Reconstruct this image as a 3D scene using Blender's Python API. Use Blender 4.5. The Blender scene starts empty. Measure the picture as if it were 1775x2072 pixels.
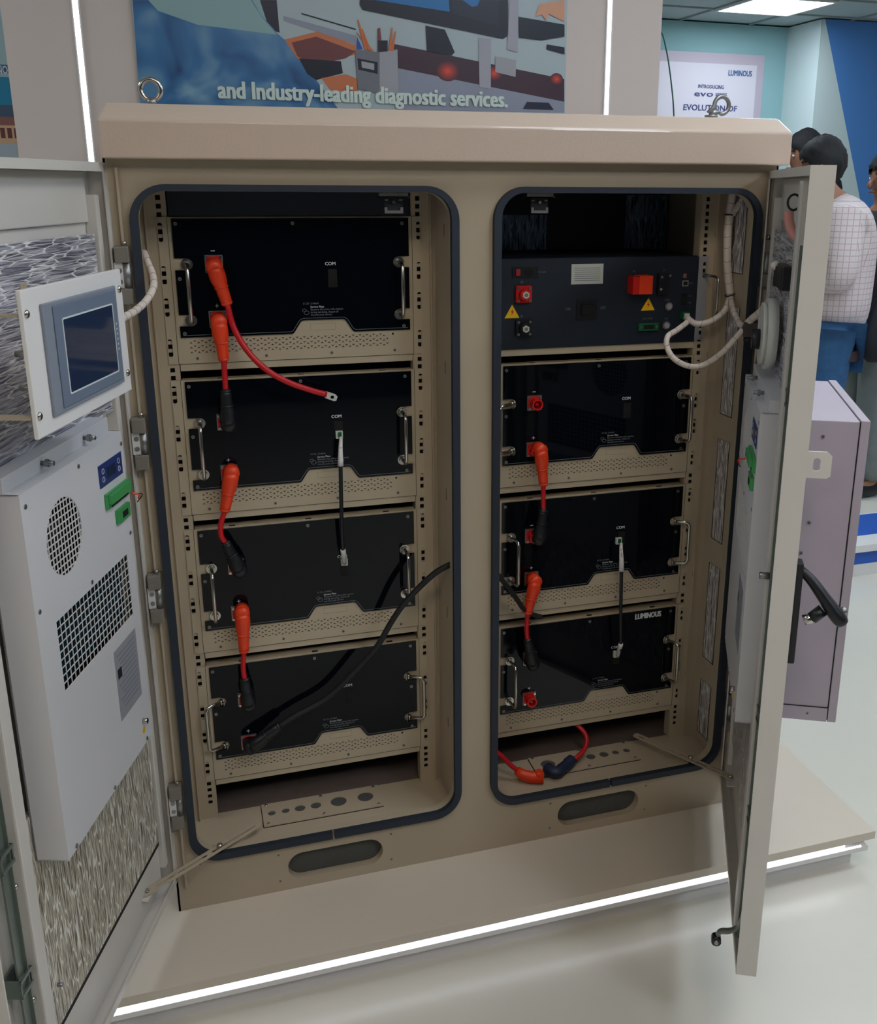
import bpy, bmesh, math, random
from math import sin, cos, pi, radians
from mathutils import Vector, Matrix
from mathutils.geometry import tessellate_polygon
random.seed(7)
SC = bpy.context.scene
COL = SC.collection

# ------------------------------------------------------------------ camera, world, exposure
cam_data = bpy.data.cameras.new('camera')
cam = bpy.data.objects.new('camera', cam_data)
COL.objects.link(cam)
cam.location = (-0.2033, -1.7728, 0.0641)
cam.rotation_euler = (1.28508, -0.00751, -0.30810)
cam_data.sensor_fit = 'AUTO'
cam_data.sensor_width = 36.0
cam_data.lens = 36.0 * 1979.51 / 2072.0
cam_data.shift_x = -(1012.13 - 887.5) / 2072.0
cam_data.shift_y = (953.61 - 1036.0) / 2072.0
cam_data.clip_start = 0.02
SC.camera = cam

world = bpy.data.worlds.new('world')
SC.world = world
world.use_nodes = True
world.node_tree.nodes['Background'].inputs[0].default_value = (0.95, 0.96, 1.0, 1)
world.node_tree.nodes['Background'].inputs[1].default_value = 0.30
SC.view_settings.view_transform = 'Standard'
SC.view_settings.look = 'None'
SC.view_settings.exposure = 0.0
SC.view_settings.gamma = 1.0

FZ = -1.46          # hall floor
CZ = 1.30           # hall ceiling

# ------------------------------------------------------------------ materials
def lin(c):
    return tuple(((v/255.0)/12.92 if v/255.0 <= 0.04045 else ((v/255.0+0.055)/1.055)**2.4) for v in c) + (1.0,)
def mat(name, col, rough=0.5, metal=0.0, coat=0.0, emit=None, strength=0.0, noise=0.0, nscale=8.0, bump=0.0, bscale=200.0, spec=0.5, alpha=1.0, trans=0.0):
    m = bpy.data.materials.new(name)
    m.use_nodes = True
    nt = m.node_tree
    b = nt.nodes['Principled BSDF']
    b.inputs['Base Color'].default_value = lin(col)
    b.inputs['Roughness'].default_value = rough
    b.inputs['Metallic'].default_value = metal
    b.inputs['Coat Weight'].default_value = coat
    b.inputs['Specular IOR Level'].default_value = spec
    if trans: b.inputs['Transmission Weight'].default_value = trans
    if emit:
        b.inputs['Emission Color'].default_value = lin(emit)
        b.inputs['Emission Strength'].default_value = strength
    tc = nt.nodes.new('ShaderNodeTexCoord')
    if noise:
        n = nt.nodes.new('ShaderNodeTexNoise'); n.inputs['Scale'].default_value = nscale; n.inputs['Detail'].default_value = 4
        nt.links.new(tc.outputs['Object'], n.inputs['Vector'])
        mx = nt.nodes.new('ShaderNodeMix'); mx.data_type = 'RGBA'
        mx.inputs[6].default_value = lin(tuple(max(0, v*(1-noise)) for v in col)); mx.inputs[7].default_value = lin(tuple(min(255, v*(1+noise*0.6)) for v in col))
        nt.links.new(n.outputs['Fac'], mx.inputs[0]); nt.links.new(mx.outputs[2], b.inputs['Base Color'])
    if bump:
        n2 = nt.nodes.new('ShaderNodeTexNoise'); n2.inputs['Scale'].default_value = bscale; n2.inputs['Detail'].default_value = 2
        nt.links.new(tc.outputs['Object'], n2.inputs['Vector'])
        bp_ = nt.nodes.new('ShaderNodeBump'); bp_.inputs['Strength'].default_value = bump; bp_.inputs['Distance'].default_value = 0.001
        nt.links.new(n2.outputs['Fac'], bp_.inputs['Height']); nt.links.new(bp_.outputs[0], b.inputs['Normal'])
    return m
def foil_mat(name, stretch, col=(150, 150, 155), dark=(60, 62, 72), scale=1.0, metal=0.75, grid=True):
    """crinkled reinforced aluminium foil: crinkle shade and glints painted as streaks along the axis with the small stretch"""
    m = bpy.data.materials.new(name); m.use_nodes = True
    nt = m.node_tree; b = nt.nodes['Principled BSDF']
    tc = nt.nodes.new('ShaderNodeTexCoord')
    mp = nt.nodes.new('ShaderNodeMapping'); mp.inputs['Scale'].default_value = stretch
    nt.links.new(tc.outputs['Object'], mp.inputs['Vector'])
    n = nt.nodes.new('ShaderNodeTexNoise'); n.inputs['Scale'].default_value = 1.0*scale; n.inputs['Detail'].default_value = 5; n.inputs['Distortion'].default_value = 0.6
    nt.links.new(mp.outputs[0], n.inputs['Vector'])
    r = nt.nodes.new('ShaderNodeValToRGB')
    r.color_ramp.elements[0].position = 0.38; r.color_ramp.elements[0].color = lin(dark)
    r.color_ramp.elements[1].position = 0.62; r.color_ramp.elements[1].color = lin(col)
    nt.links.new(n.outputs['Fac'], r.inputs[0])
    mp2 = nt.nodes.new('ShaderNodeMapping'); mp2.inputs['Scale'].default_value = tuple(9.0 if v_ == min(stretch) else (24.0 if v_ < 60 else 95.0) for v_ in stretch)
    nt.links.new(tc.outputs['Object'], mp2.inputs['Vector'])
    wn = nt.nodes.new('ShaderNodeTexNoise'); wn.inputs['Scale'].default_value = 0.7; wn.inputs['Detail'].default_value = 3
    nt.links.new(mp2.outputs[0], wn.inputs['Vector'])
    mxv = nt.nodes.new('ShaderNodeMix'); mxv.data_type = 'VECTOR'; mxv.inputs[0].default_value = 0.35
    nt.links.new(mp2.outputs[0], mxv.inputs[4]); nt.links.new(wn.outputs['Color'], mxv.inputs[5])
    vo = nt.nodes.new('ShaderNodeTexVoronoi'); vo.feature = 'DISTANCE_TO_EDGE'; vo.inputs['Scale'].default_value = 2.3
    nt.links.new(mxv.outputs[1], vo.inputs['Vector'])
    lr = nt.nodes.new('ShaderNodeValToRGB'); lr.color_ramp.elements[0].position = 0.02; lr.color_ramp.elements[0].color = (1, 1, 1, 1); lr.color_ramp.elements[1].position = 0.06; lr.color_ramp.elements[1].color = (0, 0, 0, 1)
    nt.links.new(vo.outputs['Distance'], lr.inputs[0])
    lm = nt.nodes.new('ShaderNodeMix'); lm.data_type = 'RGBA'; lm.inputs[7].default_value = lin(tuple(min(255, v_*1.25) for v_ in col))  # crinkle glints painted into the base colour as lighter lines
    nt.links.new(lr.outputs[0], lm.inputs[0]); nt.links.new(r.outputs[0], lm.inputs[6]); nt.links.new(lm.outputs[2], b.inputs['Base Color'])
    im = nt.nodes.new('ShaderNodeMath'); im.operation = 'MULTIPLY_ADD'; im.inputs[1].default_value = -metal*0.8; im.inputs[2].default_value = metal
    nt.links.new(lr.outputs[0], im.inputs[0]); nt.links.new(im.outputs[0], b.inputs['Metallic'])
    b.inputs['Roughness'].default_value = 0.28
    bm_ = nt.nodes.new('ShaderNodeBump'); bm_.inputs['Strength'].default_value = 1.0; bm_.inputs['Distance'].default_value = 0.004
    nt.links.new(n.outputs['Fac'], bm_.inputs['Height']); nt.links.new(bm_.outputs[0], b.inputs['Normal'])
    return m

M = {}
M['cream'] = mat('cream powder coat', (176, 163, 142), 0.42, noise=0.03, nscale=5, bump=0.12, bscale=900)
M['cream_in'] = mat('cream steel inside', (182, 168, 146), 0.45, noise=0.04, nscale=6)
M['hood'] = mat('hood powder coat', (204, 184, 168), 0.3, coat=0.3, noise=0.03, nscale=4, bump=0.35, bscale=420)
M['unit'] = mat('rack unit beige', (186, 173, 150), 0.5, noise=0.03, nscale=9)
M['ac_white'] = mat('air conditioner white', (212, 212, 216), 0.5, noise=0.02, nscale=5)
M['ac_out'] = mat('lilac grey powder coat', (170, 160, 172), 0.55, noise=0.03, nscale=8, bump=0.2, bscale=700)
M['door'] = mat('door powder coat', (210, 206, 200), 0.42, noise=0.02, nscale=5)
M['gloss'] = mat('glossy black acrylic', (6, 10, 18), 0.045, spec=0.24)
M['navy'] = mat('navy black panel', (20, 30, 44), 0.5)
M['dark'] = mat('dark gap', (8, 10, 14), 0.8)
M['hole'] = mat('punched hole shade', (14, 12, 12), 0.9)
M['slate'] = mat('dark interior steel', (34, 40, 48), 0.6)
M['brown'] = mat('brown grey base lining', (104, 92, 88), 0.75, noise=0.1, nscale=30)
M['rubber'] = mat('rubber gasket', (30, 40, 54), 0.6)
M['black'] = mat('black plastic', (16, 20, 26), 0.4)
M['blackm'] = mat('matte black plastic', (24, 26, 30), 0.6)
M['chrome'] = mat('chrome', (190, 186, 180), 0.2, 1.0)
M['steel'] = mat('zinc steel', (150, 150, 150), 0.4, 0.9)
M['galv'] = mat('galvanised rod', (128, 138, 132), 0.45, 0.7)
M['grey'] = mat('grey painted hinge', (122, 116, 108), 0.5)
M['orange'] = mat('orange plug plastic', (230, 62, 22), 0.38)
M['red'] = mat('red cable', (196, 14, 28), 0.4)
M['redsock'] = mat('red socket plastic', (205, 26, 20), 0.35)
M['white'] = mat('white plastic', (226, 224, 224), 0.4)
M['whiteprint'] = mat('white print', (205, 212, 215), 0.6)
M['greyprint'] = mat('grey print', (120, 128, 135), 0.6)
M['loom'] = mat('white spiral wrap', (226, 214, 204), 0.45)
M['bezel'] = mat('slate bezel', (108, 122, 142), 0.45)
M['bezel2'] = mat('light slate bezel', (132, 140, 154), 0.45)
M['lcd'] = mat('screen glass', (38, 52, 78), 0.06)
M['acblue'] = mat('blue display label', (34, 58, 118), 0.35)
M['green'] = mat('green terminal block', (58, 152, 84), 0.4)
M['greend'] = mat('dark green socket', (10, 92, 50), 0.4)
M['yellow'] = mat('yellow warning sticker', (240, 190, 10), 0.5)
M['label'] = mat('grey silver label', (150, 152, 160), 0.5)
M['label2'] = mat('white data sticker', (196, 200, 192), 0.5)
M['coil'] = mat('teal condenser fins', (22, 70, 86), 0.4, 0.3)
M['oxide'] = mat('grey vent mesh', (78, 80, 78), 0.8, noise=0.25, nscale=900)
M['foilH'] = foil_mat('foil horizontal crinkle', (14, 30, 240), col=(226, 226, 238), dark=(112, 114, 132), metal=0.4)
M['foilV'] = foil_mat('foil vertical crinkle', (330, 330, 28), col=(226, 218, 198), dark=(104, 96, 84), metal=0.3)
M['foilR'] = foil_mat('foil side crinkle', (330, 330, 30), col=(226, 220, 220), dark=(112, 106, 110), metal=0.35)
M['foilB'] = foil_mat('foil rear crinkle', (170, 170, 22), col=(120, 140, 165), dark=(14, 22, 34), metal=0.8)
M['laminate'] = mat('white laminate', (206, 195, 180), 0.32, noise=0.02, nscale=2)
M['floor'] = mat('white gloss floor', (212, 209, 198), 0.22, noise=0.03, nscale=1.5)
M['wallwhite'] = mat('white booth wall', (208, 196, 190), 0.7, noise=0.02, nscale=2)
M['led'] = mat('led strip', (255, 255, 255), 0.5, emit=(235, 240, 255), strength=2.4)
M['panel'] = mat('cool ceiling diffuser', (255, 255, 255), 0.5, emit=(232, 244, 255), strength=17)
M['panelw'] = mat('warm ceiling diffuser', (255, 255, 255), 0.5, emit=(255, 238, 220), strength=13)
M['panels'] = mat('added left door fill diffuser', (255, 255, 255), 0.5, emit=(236, 244, 255), strength=11)  # unseen panel added over the cabinet front to brighten the left door
M['panelb'] = mat('boosted left door fill diffuser', (255, 255, 255), 0.5, emit=(232, 242, 255), strength=26)  # unseen panel made stronger to brighten the left door
M['teal'] = mat('teal wall paint', (150, 190, 194), 0.8)
M['palewall'] = mat('pale wall paint', (206, 222, 222), 0.8)
M['blue'] = mat('blue wall paint', (80, 138, 208), 0.7)
M['bluetop'] = mat('blue counter top', (40, 92, 186), 0.5)
M['tile'] = mat('ceiling tile', (176, 192, 192), 0.9, noise=0.03, nscale=14)
M['gridm'] = mat('ceiling grid', (150, 164, 166), 0.7)
M['skin'] = mat('skin', (150, 104, 80), 0.55)
M['hair'] = mat('black hair', (14, 15, 19), 0.75, noise=0.4, nscale=60, bump=1.0, bscale=60)
M['jeans'] = mat('blue denim', (44, 88, 132), 0.85, noise=0.2, nscale=40)
M['jeans2'] = mat('teal denim', (60, 100, 124), 0.85, noise=0.2, nscale=40)
M['trouser'] = mat('grey trousers', (128, 136, 134), 0.85, noise=0.1, nscale=20)
M['jacket'] = mat('dark jacket', (30, 30, 42), 0.8)
M['bag'] = mat('black bag fabric', (18, 24, 32), 0.7)
M['pink'] = mat('pink hose', (206, 140, 132), 0.5)
M['disc'] = mat('pale round lamp', (206, 206, 200), 0.35)
M['camera_body'] = mat('dark brown housing', (66, 58, 56), 0.5)

# ------------------------------------------------------------------ mesh collector
def rrect(x0, x1, z0, z1, r, n=6):
    pts = []
    for cx, cz, a0 in ((x1-r, z1-r, 0), (x0+r, z1-r, 90), (x0+r, z0+r, 180), (x1-r, z0+r, 270)):
        for k in range(n+1):
            a = radians(a0 + 90.0*k/n); pts.append((cx+r*cos(a), cz+r*sin(a)))
    return pts
def circ(cx, cz, r, n=20, rz=None):
    return [(cx+r*cos(2*pi*k/n), cz+(rz or r)*sin(2*pi*k/n)) for k in range(n)]

class MB:
    def __init__(self):
        self.v = []; self.f = []; self.mi = []; self.sm = []; self.mats = []
    def slot(self, m):
        if m not in self.mats: self.mats.append(m)
        return self.mats.index(m)
    def add(self, verts, faces, m, smooth=False):
        o = len(self.v); s = self.slot(m)
        self.v += [tuple(p) for p in verts]
        for f in faces:
            self.f.append([i+o for i in f]); self.mi.append(s); self.sm.append(smooth)
        return self
    def box(self, x0, x1, y0, y1, z0, z1, m, bev=0.0):
        if bev > 0:
            bm = bmesh.new()
            bmesh.ops.create_cube(bm, size=1.0)
            for v in bm.verts:
                v.co = Vector(((x0+x1)/2+v.co.x*(x1-x0), (y0+y1)/2+v.co.y*(y1-y0), (z0+z1)/2+v.co.z*(z1-z0)))
            bmesh.ops.bevel(bm, geom=list(bm.edges), offset=bev, segments=2, affect='EDGES', profile=0.6)
            bm.verts.index_update()
            self.add([v.co.copy() for v in bm.verts], [[v.index for v in f.verts] for f in bm.faces], m)
            bm.free(); return self
        v = [(x0,y0,z0),(x1,y0,z0),(x1,y1,z0),(x0,y1,z0),(x0,y0,z1),(x1,y0,z1),(x1,y1,z1),(x0,y1,z1)]
        return self.add(v, [(0,3,2,1),(4,5,6,7),(0,1,5,4),(1,2,6,5),(2,3,7,6),(3,0,4,7)], m)
    def quad(self, pts, m):
        return self.add(pts, [list(range(len(pts)))], m)
    def plate(self, outline, holes, y0, y1, m, mw=None, plane='xz'):
        """outline and holes are (x, z) loops, extruded from y0 (front) to y1"""
        loops = [outline] + list(holes or [])
        def to(p, y):
            if plane == 'xz': return (p[0], y, p[1])
            if plane == 'xy': return (p[0], p[1], y)
            return (y, p[0], p[1])
        flat = [p for l in loops for p in l]
        tris = tessellate_polygon([[Vector((p[0], p[1], 0)) for p in l] for l in loops])
        n = len(flat)
        self.add([to(p, y0) for p in flat] + [to(p, y1) for p in flat], [tuple(t) for t in tris] + [tuple(i+n for i in reversed(t)) for t in tris], m)
        for l in loops:
            k = len(l)
            self.add([to(p, y0) for p in l] + [to(p, y1) for p in l], [(i, (i+1) % k, (i+1) % k+k, i+k) for i in range(k)], mw or m)
        return self
    def cyl(self, a, b, r, m, n=16, r2=None, caps=True, smooth=True):
        return self.tube([a, b], [r, r if r2 is None else r2], m, n, caps, smooth)
    def tube(self, pts, r, m, n=10, caps=True, smooth=True, flat=1.0):
        pts = [Vector(p) for p in pts]
        rs = r if hasattr(r, '__len__') else [r]*len(pts)
        rings = []; up = None
        for i, p in enumerate(pts):
            t = (pts[min(i+1, len(pts)-1)]-pts[max(i-1, 0)]).normalized()
            if up is None:
                up = Vector((0, 1, 0)) if abs(t.y) < 0.9 else Vector((1, 0, 0))
            up = (up - t*up.dot(t))
            if up.length < 1e-6: up = t.orthogonal()
            up.normalize(); s = t.cross(up)
            rings.append([p+(s*cos(2*pi*k/n)+up*sin(2*pi*k/n)*flat)*rs[i] for k in range(n)])
        v = [q for rg in rings for q in rg]; f = []
        for i in range(len(rings)-1):
            for k in range(n):
                f.append((i*n+k, i*n+(k+1) % n, (i+1)*n+(k+1) % n, (i+1)*n+k))
        self.add(v, f, m, smooth)
        if caps:
            self.add(rings[0], [list(range(n))[::-1]], m); self.add(rings[-1], [list(range(n))], m)
        return self
    def text(self, s, size, m, fn, bold=0.0, sx=1.0, align='CENTER', width=None, thick=0.0):
        cu = bpy.data.curves.new('t', 'FONT'); cu.body = s; cu.size = size; cu.offset = bold*size; cu.align_x = align; cu.resolution_u = 2
        ob = bpy.data.objects.new('t', cu); COL.objects.link(ob)
        dg = bpy.context.evaluated_depsgraph_get(); me = bpy.data.meshes.new_from_object(ob.evaluated_get(dg))
        if width: sx = width/max(1e-6, max(v.co.x for v in me.vertices)-min(v.co.x for v in me.vertices))
        vs = [fn(v.co.x*sx, v.co.y) for v in me.vertices]
        self.add(vs, [list(p.vertices) for p in me.polygons], m)
        if thick:
            for q_ in (-1, 1):
                for r_ in (-0.5, 0.5):
                    dy = thick*0.06*(q_+2.5+r_)
                    self.add([(lambda w_: (w_[0], w_[1]-dy, w_[2]))(fn(v.co.x*sx+q_*thick, v.co.y+r_*thick)) for v in me.vertices], [list(p.vertices) for p in me.polygons], m)
        bpy.data.objects.remove(ob); bpy.data.curves.remove(cu); bpy.data.meshes.remove(me)
        return self
    def sphere(self, c, r, m, n=16, sz=1.0, sy=1.0, sx=1.0, half=None):
        v = []; f = []; k = n//2
        for i in range(k+1):
            th = pi*i/k
            for j in range(n):
                ph = 2*pi*j/n
                v.append((c[0]+r*sin(th)*cos(ph)*sx, c[1]+r*sin(th)*sin(ph)*sy, c[2]+r*cos(th)*sz))
        for i in range(k):
            for j in range(n):
                f.append((i*n+j, (i+1)*n+j, (i+1)*n+(j+1) % n, i*n+(j+1) % n))
        return self.add(v, f, m, True)
    def build(self, name, parent=None, loc=None, rotz=None, label=None):
        me = bpy.data.meshes.new(name)
        me.from_pydata([tuple(v) for v in self.v], [], self.f)
        for m in self.mats: me.materials.append(m)
        me.polygons.foreach_set('material_index', self.mi)
        me.polygons.foreach_set('use_smooth', self.sm)
        bm = bmesh.new(); bm.from_mesh(me)
        bmesh.ops.remove_doubles(bm, verts=bm.verts, dist=1e-6)
        bmesh.ops.recalc_face_normals(bm, faces=bm.faces)
        bm.to_mesh(me); bm.free(); me.update()
        ob = bpy.data.objects.new(name, me); COL.objects.link(ob)
        if parent: ob.parent = parent
        if loc: ob.location = loc
        if rotz is not None: ob.rotation_euler = (0, 0, rotz)
        if label: ob['label'] = label
        return ob
def thing(name, label, cat, loc=(0, 0, 0), rotz=0.0, group=None):
    o = bpy.data.objects.new(name, None); COL.objects.link(o); o.empty_display_size = 0.05
    o.location = loc; o.rotation_euler = (0, 0, rotz); o['label'] = label; o['category'] = cat
    if group: o['group'] = group
    return o
def tag(o, label, cat, group=None):
    o['label'] = label; o['category'] = cat
    if group: o['group'] = group
    return o
def struct(o, label=None):
    o['kind'] = 'structure'
    if label: o['label'] = label
    return o
def smooth_path(pts, n=6):
    """Catmull-Rom through the points"""
    P = [Vector(p) for p in pts]; P = [2*P[0]-P[1]] + P + [2*P[-1]-P[-2]]; out = []
    for i in range(1, len(P)-2):
        for k in range(n):
            t = k/n
            out.append(0.5*((2*P[i])+(-P[i-1]+P[i+1])*t+(2*P[i-1]-5*P[i]+4*P[i+1]-P[i+2])*t*t+(-P[i-1]+3*P[i]-3*P[i+1]+P[i+2])*t**3))
    out.append(P[-2]); return out
def XZ(x, y, z, s=1):      # text facing -Y
    return lambda a, b: (x+a*s, y, z+b)

# ------------------------------------------------------------------ hall shell
struct(MB().box(-4.5, 9.0, -5.0, 8.0, FZ-0.1, FZ, M['floor']).build('floor'), 'glossy white hall floor')
cl = MB()
lights = [(3.965, 4.9), (0.3, -1.9), (-1.3, -2.6), (1.7, -2.6), (2.35, 0.9), (2.7, -0.6), (4.2, 1.8), (4.2, -0.4), (1.05, -0.55), (2.3, 2.9), (-2.0, 0.2)]
cl.box(-4.5, 9.0, -5.0, 8.0, CZ+0.012, CZ+0.1, M['tile'])
for k in range(-4, 9):
    cl.box(k*0.62+3.965+0.31-2.48, k*0.62+3.965+0.31-2.46, -5, 8, CZ, CZ+0.013, M['gridm'])
for k in range(-14, 6):
    cl.box(-4.5, 9.0, k*0.62+4.9+0.31, k*0.62+4.9+0.33, CZ+0.001, CZ+0.013, M['gridm'])
struct(cl.build('ceiling'), 'pale grid ceiling of square tiles')
for i, (x, y) in enumerate(lights):
    t = thing('ceiling_light', 'square ceiling light panel above the far poster' if i == 0 else 'unseen square ceiling light panel placed to light the cabinet and the hall', 'ceiling light', (x, y, CZ-0.012), group='square ceiling light panels')
    MB().box(-0.29, 0.29, -0.29, 0.29, 0.0, 0.006, M['panelw'] if (y < -1.5 and x < 1) else M['panelb'] if (x, y) == (1.7, -2.6) else M['panels'] if (x, y) == (1.05, -0.55) else M['panel']).build('diffuser', t)
    MB().plate([(-0.31,-0.31),(0.31,-0.31),(0.31,0.31),(-0.31,0.31)], [[(-0.288,-0.288),(0.288,-0.288),(0.288,0.288),(-0.288,0.288)]], -0.002, 0.012, M['white'], plane='xy').build('frame', t)
struct(MB().box(0.9, 4.64, 5.75, 5.85, FZ, CZ, M['teal']).build('wall_back'), 'teal far wall')
struct(MB().box(4.64, 4.74, 5.30, 5.85, FZ, CZ, M['palewall']).build('wall_right'), 'pale return wall beside the teal wall')
wf = MB(); 
xb = (4.6611, 5.2900, 1.2950)[0]; pb = (5.1494, 5.2900, -0.0226)
sl = (pb[0]-xb)/(CZ-pb[2]); xlow = xb+sl*(CZ-FZ)
wf.quad([(4.64, 5.29, FZ), (xlow, 5.29, FZ), (xb, 5.29, CZ), (4.64, 5.29, CZ)], M['palewall'])
wf.quad([(xlow, 5.29, FZ), (8.9, 5.29, FZ), (8.9, 5.29, CZ), (xb, 5.29, CZ)], M['blue'])
wf.box(4.74, 8.9, 5.30, 5.4, FZ, CZ, M['palewall'])
struct(wf.build('wall_front'), 'pale wall with a slanted blue field')

struct(MB().box(-4.5, 9.0, -5.1, -5.0, FZ, CZ, mat('dark reflection wall', (52, 56, 66), 0.9)).build('reflection_wall'), 'unseen dark wall added to darken the panel reflections')  # unseen wall added so the glossy black panels reflect something dark

# booth panel right behind the cabinet
bw = MB(); bw.box(-0.54, 1.064, 0.80, 0.92, FZ, CZ-0.02, M['wallwhite'])
struct(bw.build('wall_booth'), 'off-white booth panel behind the cabinet')
for x, lb in ((-0.386, 'glowing vertical light strip left of the desk poster'), (0.911, 'glowing vertical light strip right of the desk poster')):
    t = thing('led_strip_light', lb, 'light strip', (x, 0.80, 0), group='vertical light strips')
    MB().box(-0.0058, 0.0058, -0.004, 0.0, -1.2, 1.27, M['led']).build('diffuser', t)
    MB().box(-0.009, -0.006, -0.005, 0.0, -1.2, 1.27, M['white']).box(0.006, 0.009, -0.005, 0.0, -1.2, 1.27, M['white']).build('profile', t)

# ------------------------------------------------------------------ desk poster
POY = 0.79
po = thing('poster', 'large glossy poster of a desk, reading and Industry-leading diagnostic services', 'poster', (0.26, 0.79, 0.2))
def local(pts, o): return [(p[0]-o[0], p[1]-o[1], p[2]-o[2]) for p in pts]
PO = (0.26, 0.79, 0.2)
pm = {k: mat('print '+k, c, 0.35) for k, c in dict(sky=(138, 172, 176), desk=(168, 184, 190), dk=(24, 30, 46), scr=(30, 112, 176), mid=(34, 40, 60), org=(196, 116, 78), brn=(112, 62, 66), band=(66, 44, 58), glow=(214, 66, 50), low=(140, 146, 164), cup=(156, 158, 166), cupd=(112, 116, 126), post=(160, 160, 172), pen=(200, 106, 60), blu=(40, 74, 170), skin=(206, 150, 120), pale=(182, 204, 200), wht=(205, 222, 216)).items()}
sm_ = bpy.data.materials.new('print blue shirt'); sm_.use_nodes = True
nt = sm_.node_tree; tcn = nt.nodes.new('ShaderNodeTexCoord'); sp = nt.nodes.new('ShaderNodeTexNoise'); sp.inputs['Scale'].default_value = 7; sp.inputs['Detail'].default_value = 2; sp.inputs['Distortion'].default_value = 1.0
rp = nt.nodes.new('ShaderNodeValToRGB'); rp.color_ramp.elements[0].position = 0.32; rp.color_ramp.elements[0].color = lin((38, 74, 118)); rp.color_ramp.elements[1].position = 0.72; rp.color_ramp.elements[1].color = lin((128, 168, 190))
e_ = rp.color_ramp.elements.new(0.5); e_.color = lin((62, 116, 166))
nt.links.new(tcn.outputs['Object'], sp.inputs['Vector']); nt.links.new(sp.outputs['Fac'], rp.inputs[0]); nt.links.new(rp.outputs[0], nt.nodes['Principled BSDF'].inputs['Base Color']); nt.nodes['Principled BSDF'].inputs['Roughness'].default_value = 0.3
pic = MB()
pic.box(-0.526, 0.530, 0.0, 0.008, -0.3, 1.0, pm['desk'])
layer = [0.0]
def art(pts, m):
    layer[0] -= 0.00006
    pic.quad([(p[0]-PO[0], layer[0], p[2]-PO[2]) for p in pts], m)
art([(-0.2639, 0.7900, 0.4569), (-0.2655, 0.7900, 0.2419), (0.0442, 0.7900, 0.2412), (0.0572, 0.7900, 0.4753)], pm['sky'])
art([(-0.2639, 0.7900, 0.4569), (-0.266,.79,.9), (0.3,.79,.9), (0.0572, 0.7900, 0.4753)], pm['sky'])
art([(0.0185, 0.7900, 0.4730), (0.0572, 0.7900, 0.4753), (0.0602, 0.7900, 0.4047), (0.0364, 0.7900, 0.4100)], pm['mid'])
art([(-0.2639, 0.7900, 0.4569), (-0.2674, 0.7900, 0.2202), (0.2106, 0.7900, 0.2161), (0.1417, 0.7900, 0.3026), (0.0971, 0.7900, 0.3574), (0.0910, 0.7900, 0.3735), (0.0554, 0.7900, 0.4023), (0.0189, 0.7900, 0.4412), (0.0004, 0.7900, 0.4720)], sm_)
art([(-0.1978, 0.7900, 0.4607), (-0.2299, 0.7900, 0.4589), (-0.2105, 0.7900, 0.4373), (-0.1259, 0.7900, 0.4125), (0.0530, 0.7900, 0.4000), (0.0187, 0.7900, 0.4391), (-0.0018, 0.7900, 0.4719)], pm['sky'])
art([(0.0709, 0.7900, 0.3901), (0.1526, 0.7900, 0.4125), (0.2409, 0.7900, 0.3847), (0.2402, 0.7900, 0.3646), (0.1431, 0.7900, 0.3339), (0.0991, 0.7900, 0.3498)], pm['org'])
art([(0.0869, 0.7900, 0.3843), (0.1461, 0.7900, 0.4001), (0.2404, 0.7900, 0.3713), (0.2157, 0.7900, 0.3546), (0.1373, 0.7900, 0.3359), (0.0993, 0.7900, 0.3542)], pm['brn'])
art([(0.1026, 0.7900, 0.3499), (0.2034, 0.7900, 0.3474), (0.2072, 0.7900, 0.3207), (0.1417, 0.7900, 0.3026), (0.1209, 0.7900, 0.3152)], pm['dk'])
art([(0.1539, 0.7900, 0.3075), (0.2144, 0.7900, 0.3187), (0.2444, 0.7900, 0.3085), (0.2432, 0.7900, 0.2744), (0.1743, 0.7900, 0.2812)], pm['org'])
art([(0.0703, 0.7900, 0.4418), (0.0708, 0.7900, 0.4311), (0.2410, 0.7900, 0.3869), (0.2417, 0.7900, 0.4069)], pm['low'])
art([(0.1134, 0.7900, 0.4506), (0.2422, 0.7900, 0.4224), (0.2421, 0.7900, 0.4191), (0.1133, 0.7900, 0.4473)], pm['dk'])
art([(0.3302, 0.7900, 0.3932), (0.7862, 0.7900, 0.3282), (0.7877, 0.7900, 0.2725), (0.3376, 0.7900, 0.3370)], pm['band'])
art([(0.3438, 0.7900, 0.3373), (0.7877, 0.7900, 0.2725), (0.7885, 0.7900, 0.2456), (0.3416, 0.7900, 0.2405)], pm['low'])
for gc, gr in (((0.4715, 0.7900, 0.3353), 0.030), ((0.5940, 0.7900, 0.3353), 0.022), ((0.7641, 0.7900, 0.3274), 0.018)):
    for q_ in range(6):
        c_ = mat('print glow', tuple(a_+(b_-a_)*q_/5 for a_, b_ in zip((84, 46, 56), (222, 74, 56))), 0.35)
        art([(gc[0]+x_, 0.79, gc[2]+z_) for x_, z_ in circ(0, 0, gr*(1-q_*0.16), 20, gr*0.8*(1-q_*0.16))], c_)
art([(0.2539, 0.7900, 0.4865), (0.6294, 0.7900, 0.5079), (0.6303, 0.7900, 0.4255), (0.6172, 0.7900, 0.4168), (0.2604, 0.7900, 0.4650), (0.2536, 0.7900, 0.4756)], pm['dk'])
art([(0.2876, 0.7900, 0.4884), (0.4753, 0.7900, 0.4991), (0.4776, 0.7900, 0.4724)], pm['scr'])
art([(0.4829, 0.7900, 0.4996), (0.6060, 0.7900, 0.5066), (0.6038, 0.7900, 0.4472), (0.4852, 0.7900, 0.4683)], pm['mid'])
art([(0.5095, 0.7900, 0.5011), (0.5350, 0.7900, 0.5025), (0.5555, 0.7900, 0.5037), (0.5491, 0.7900, 0.4898), (0.5350, 0.7900, 0.4868)], pm['scr'])
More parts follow.
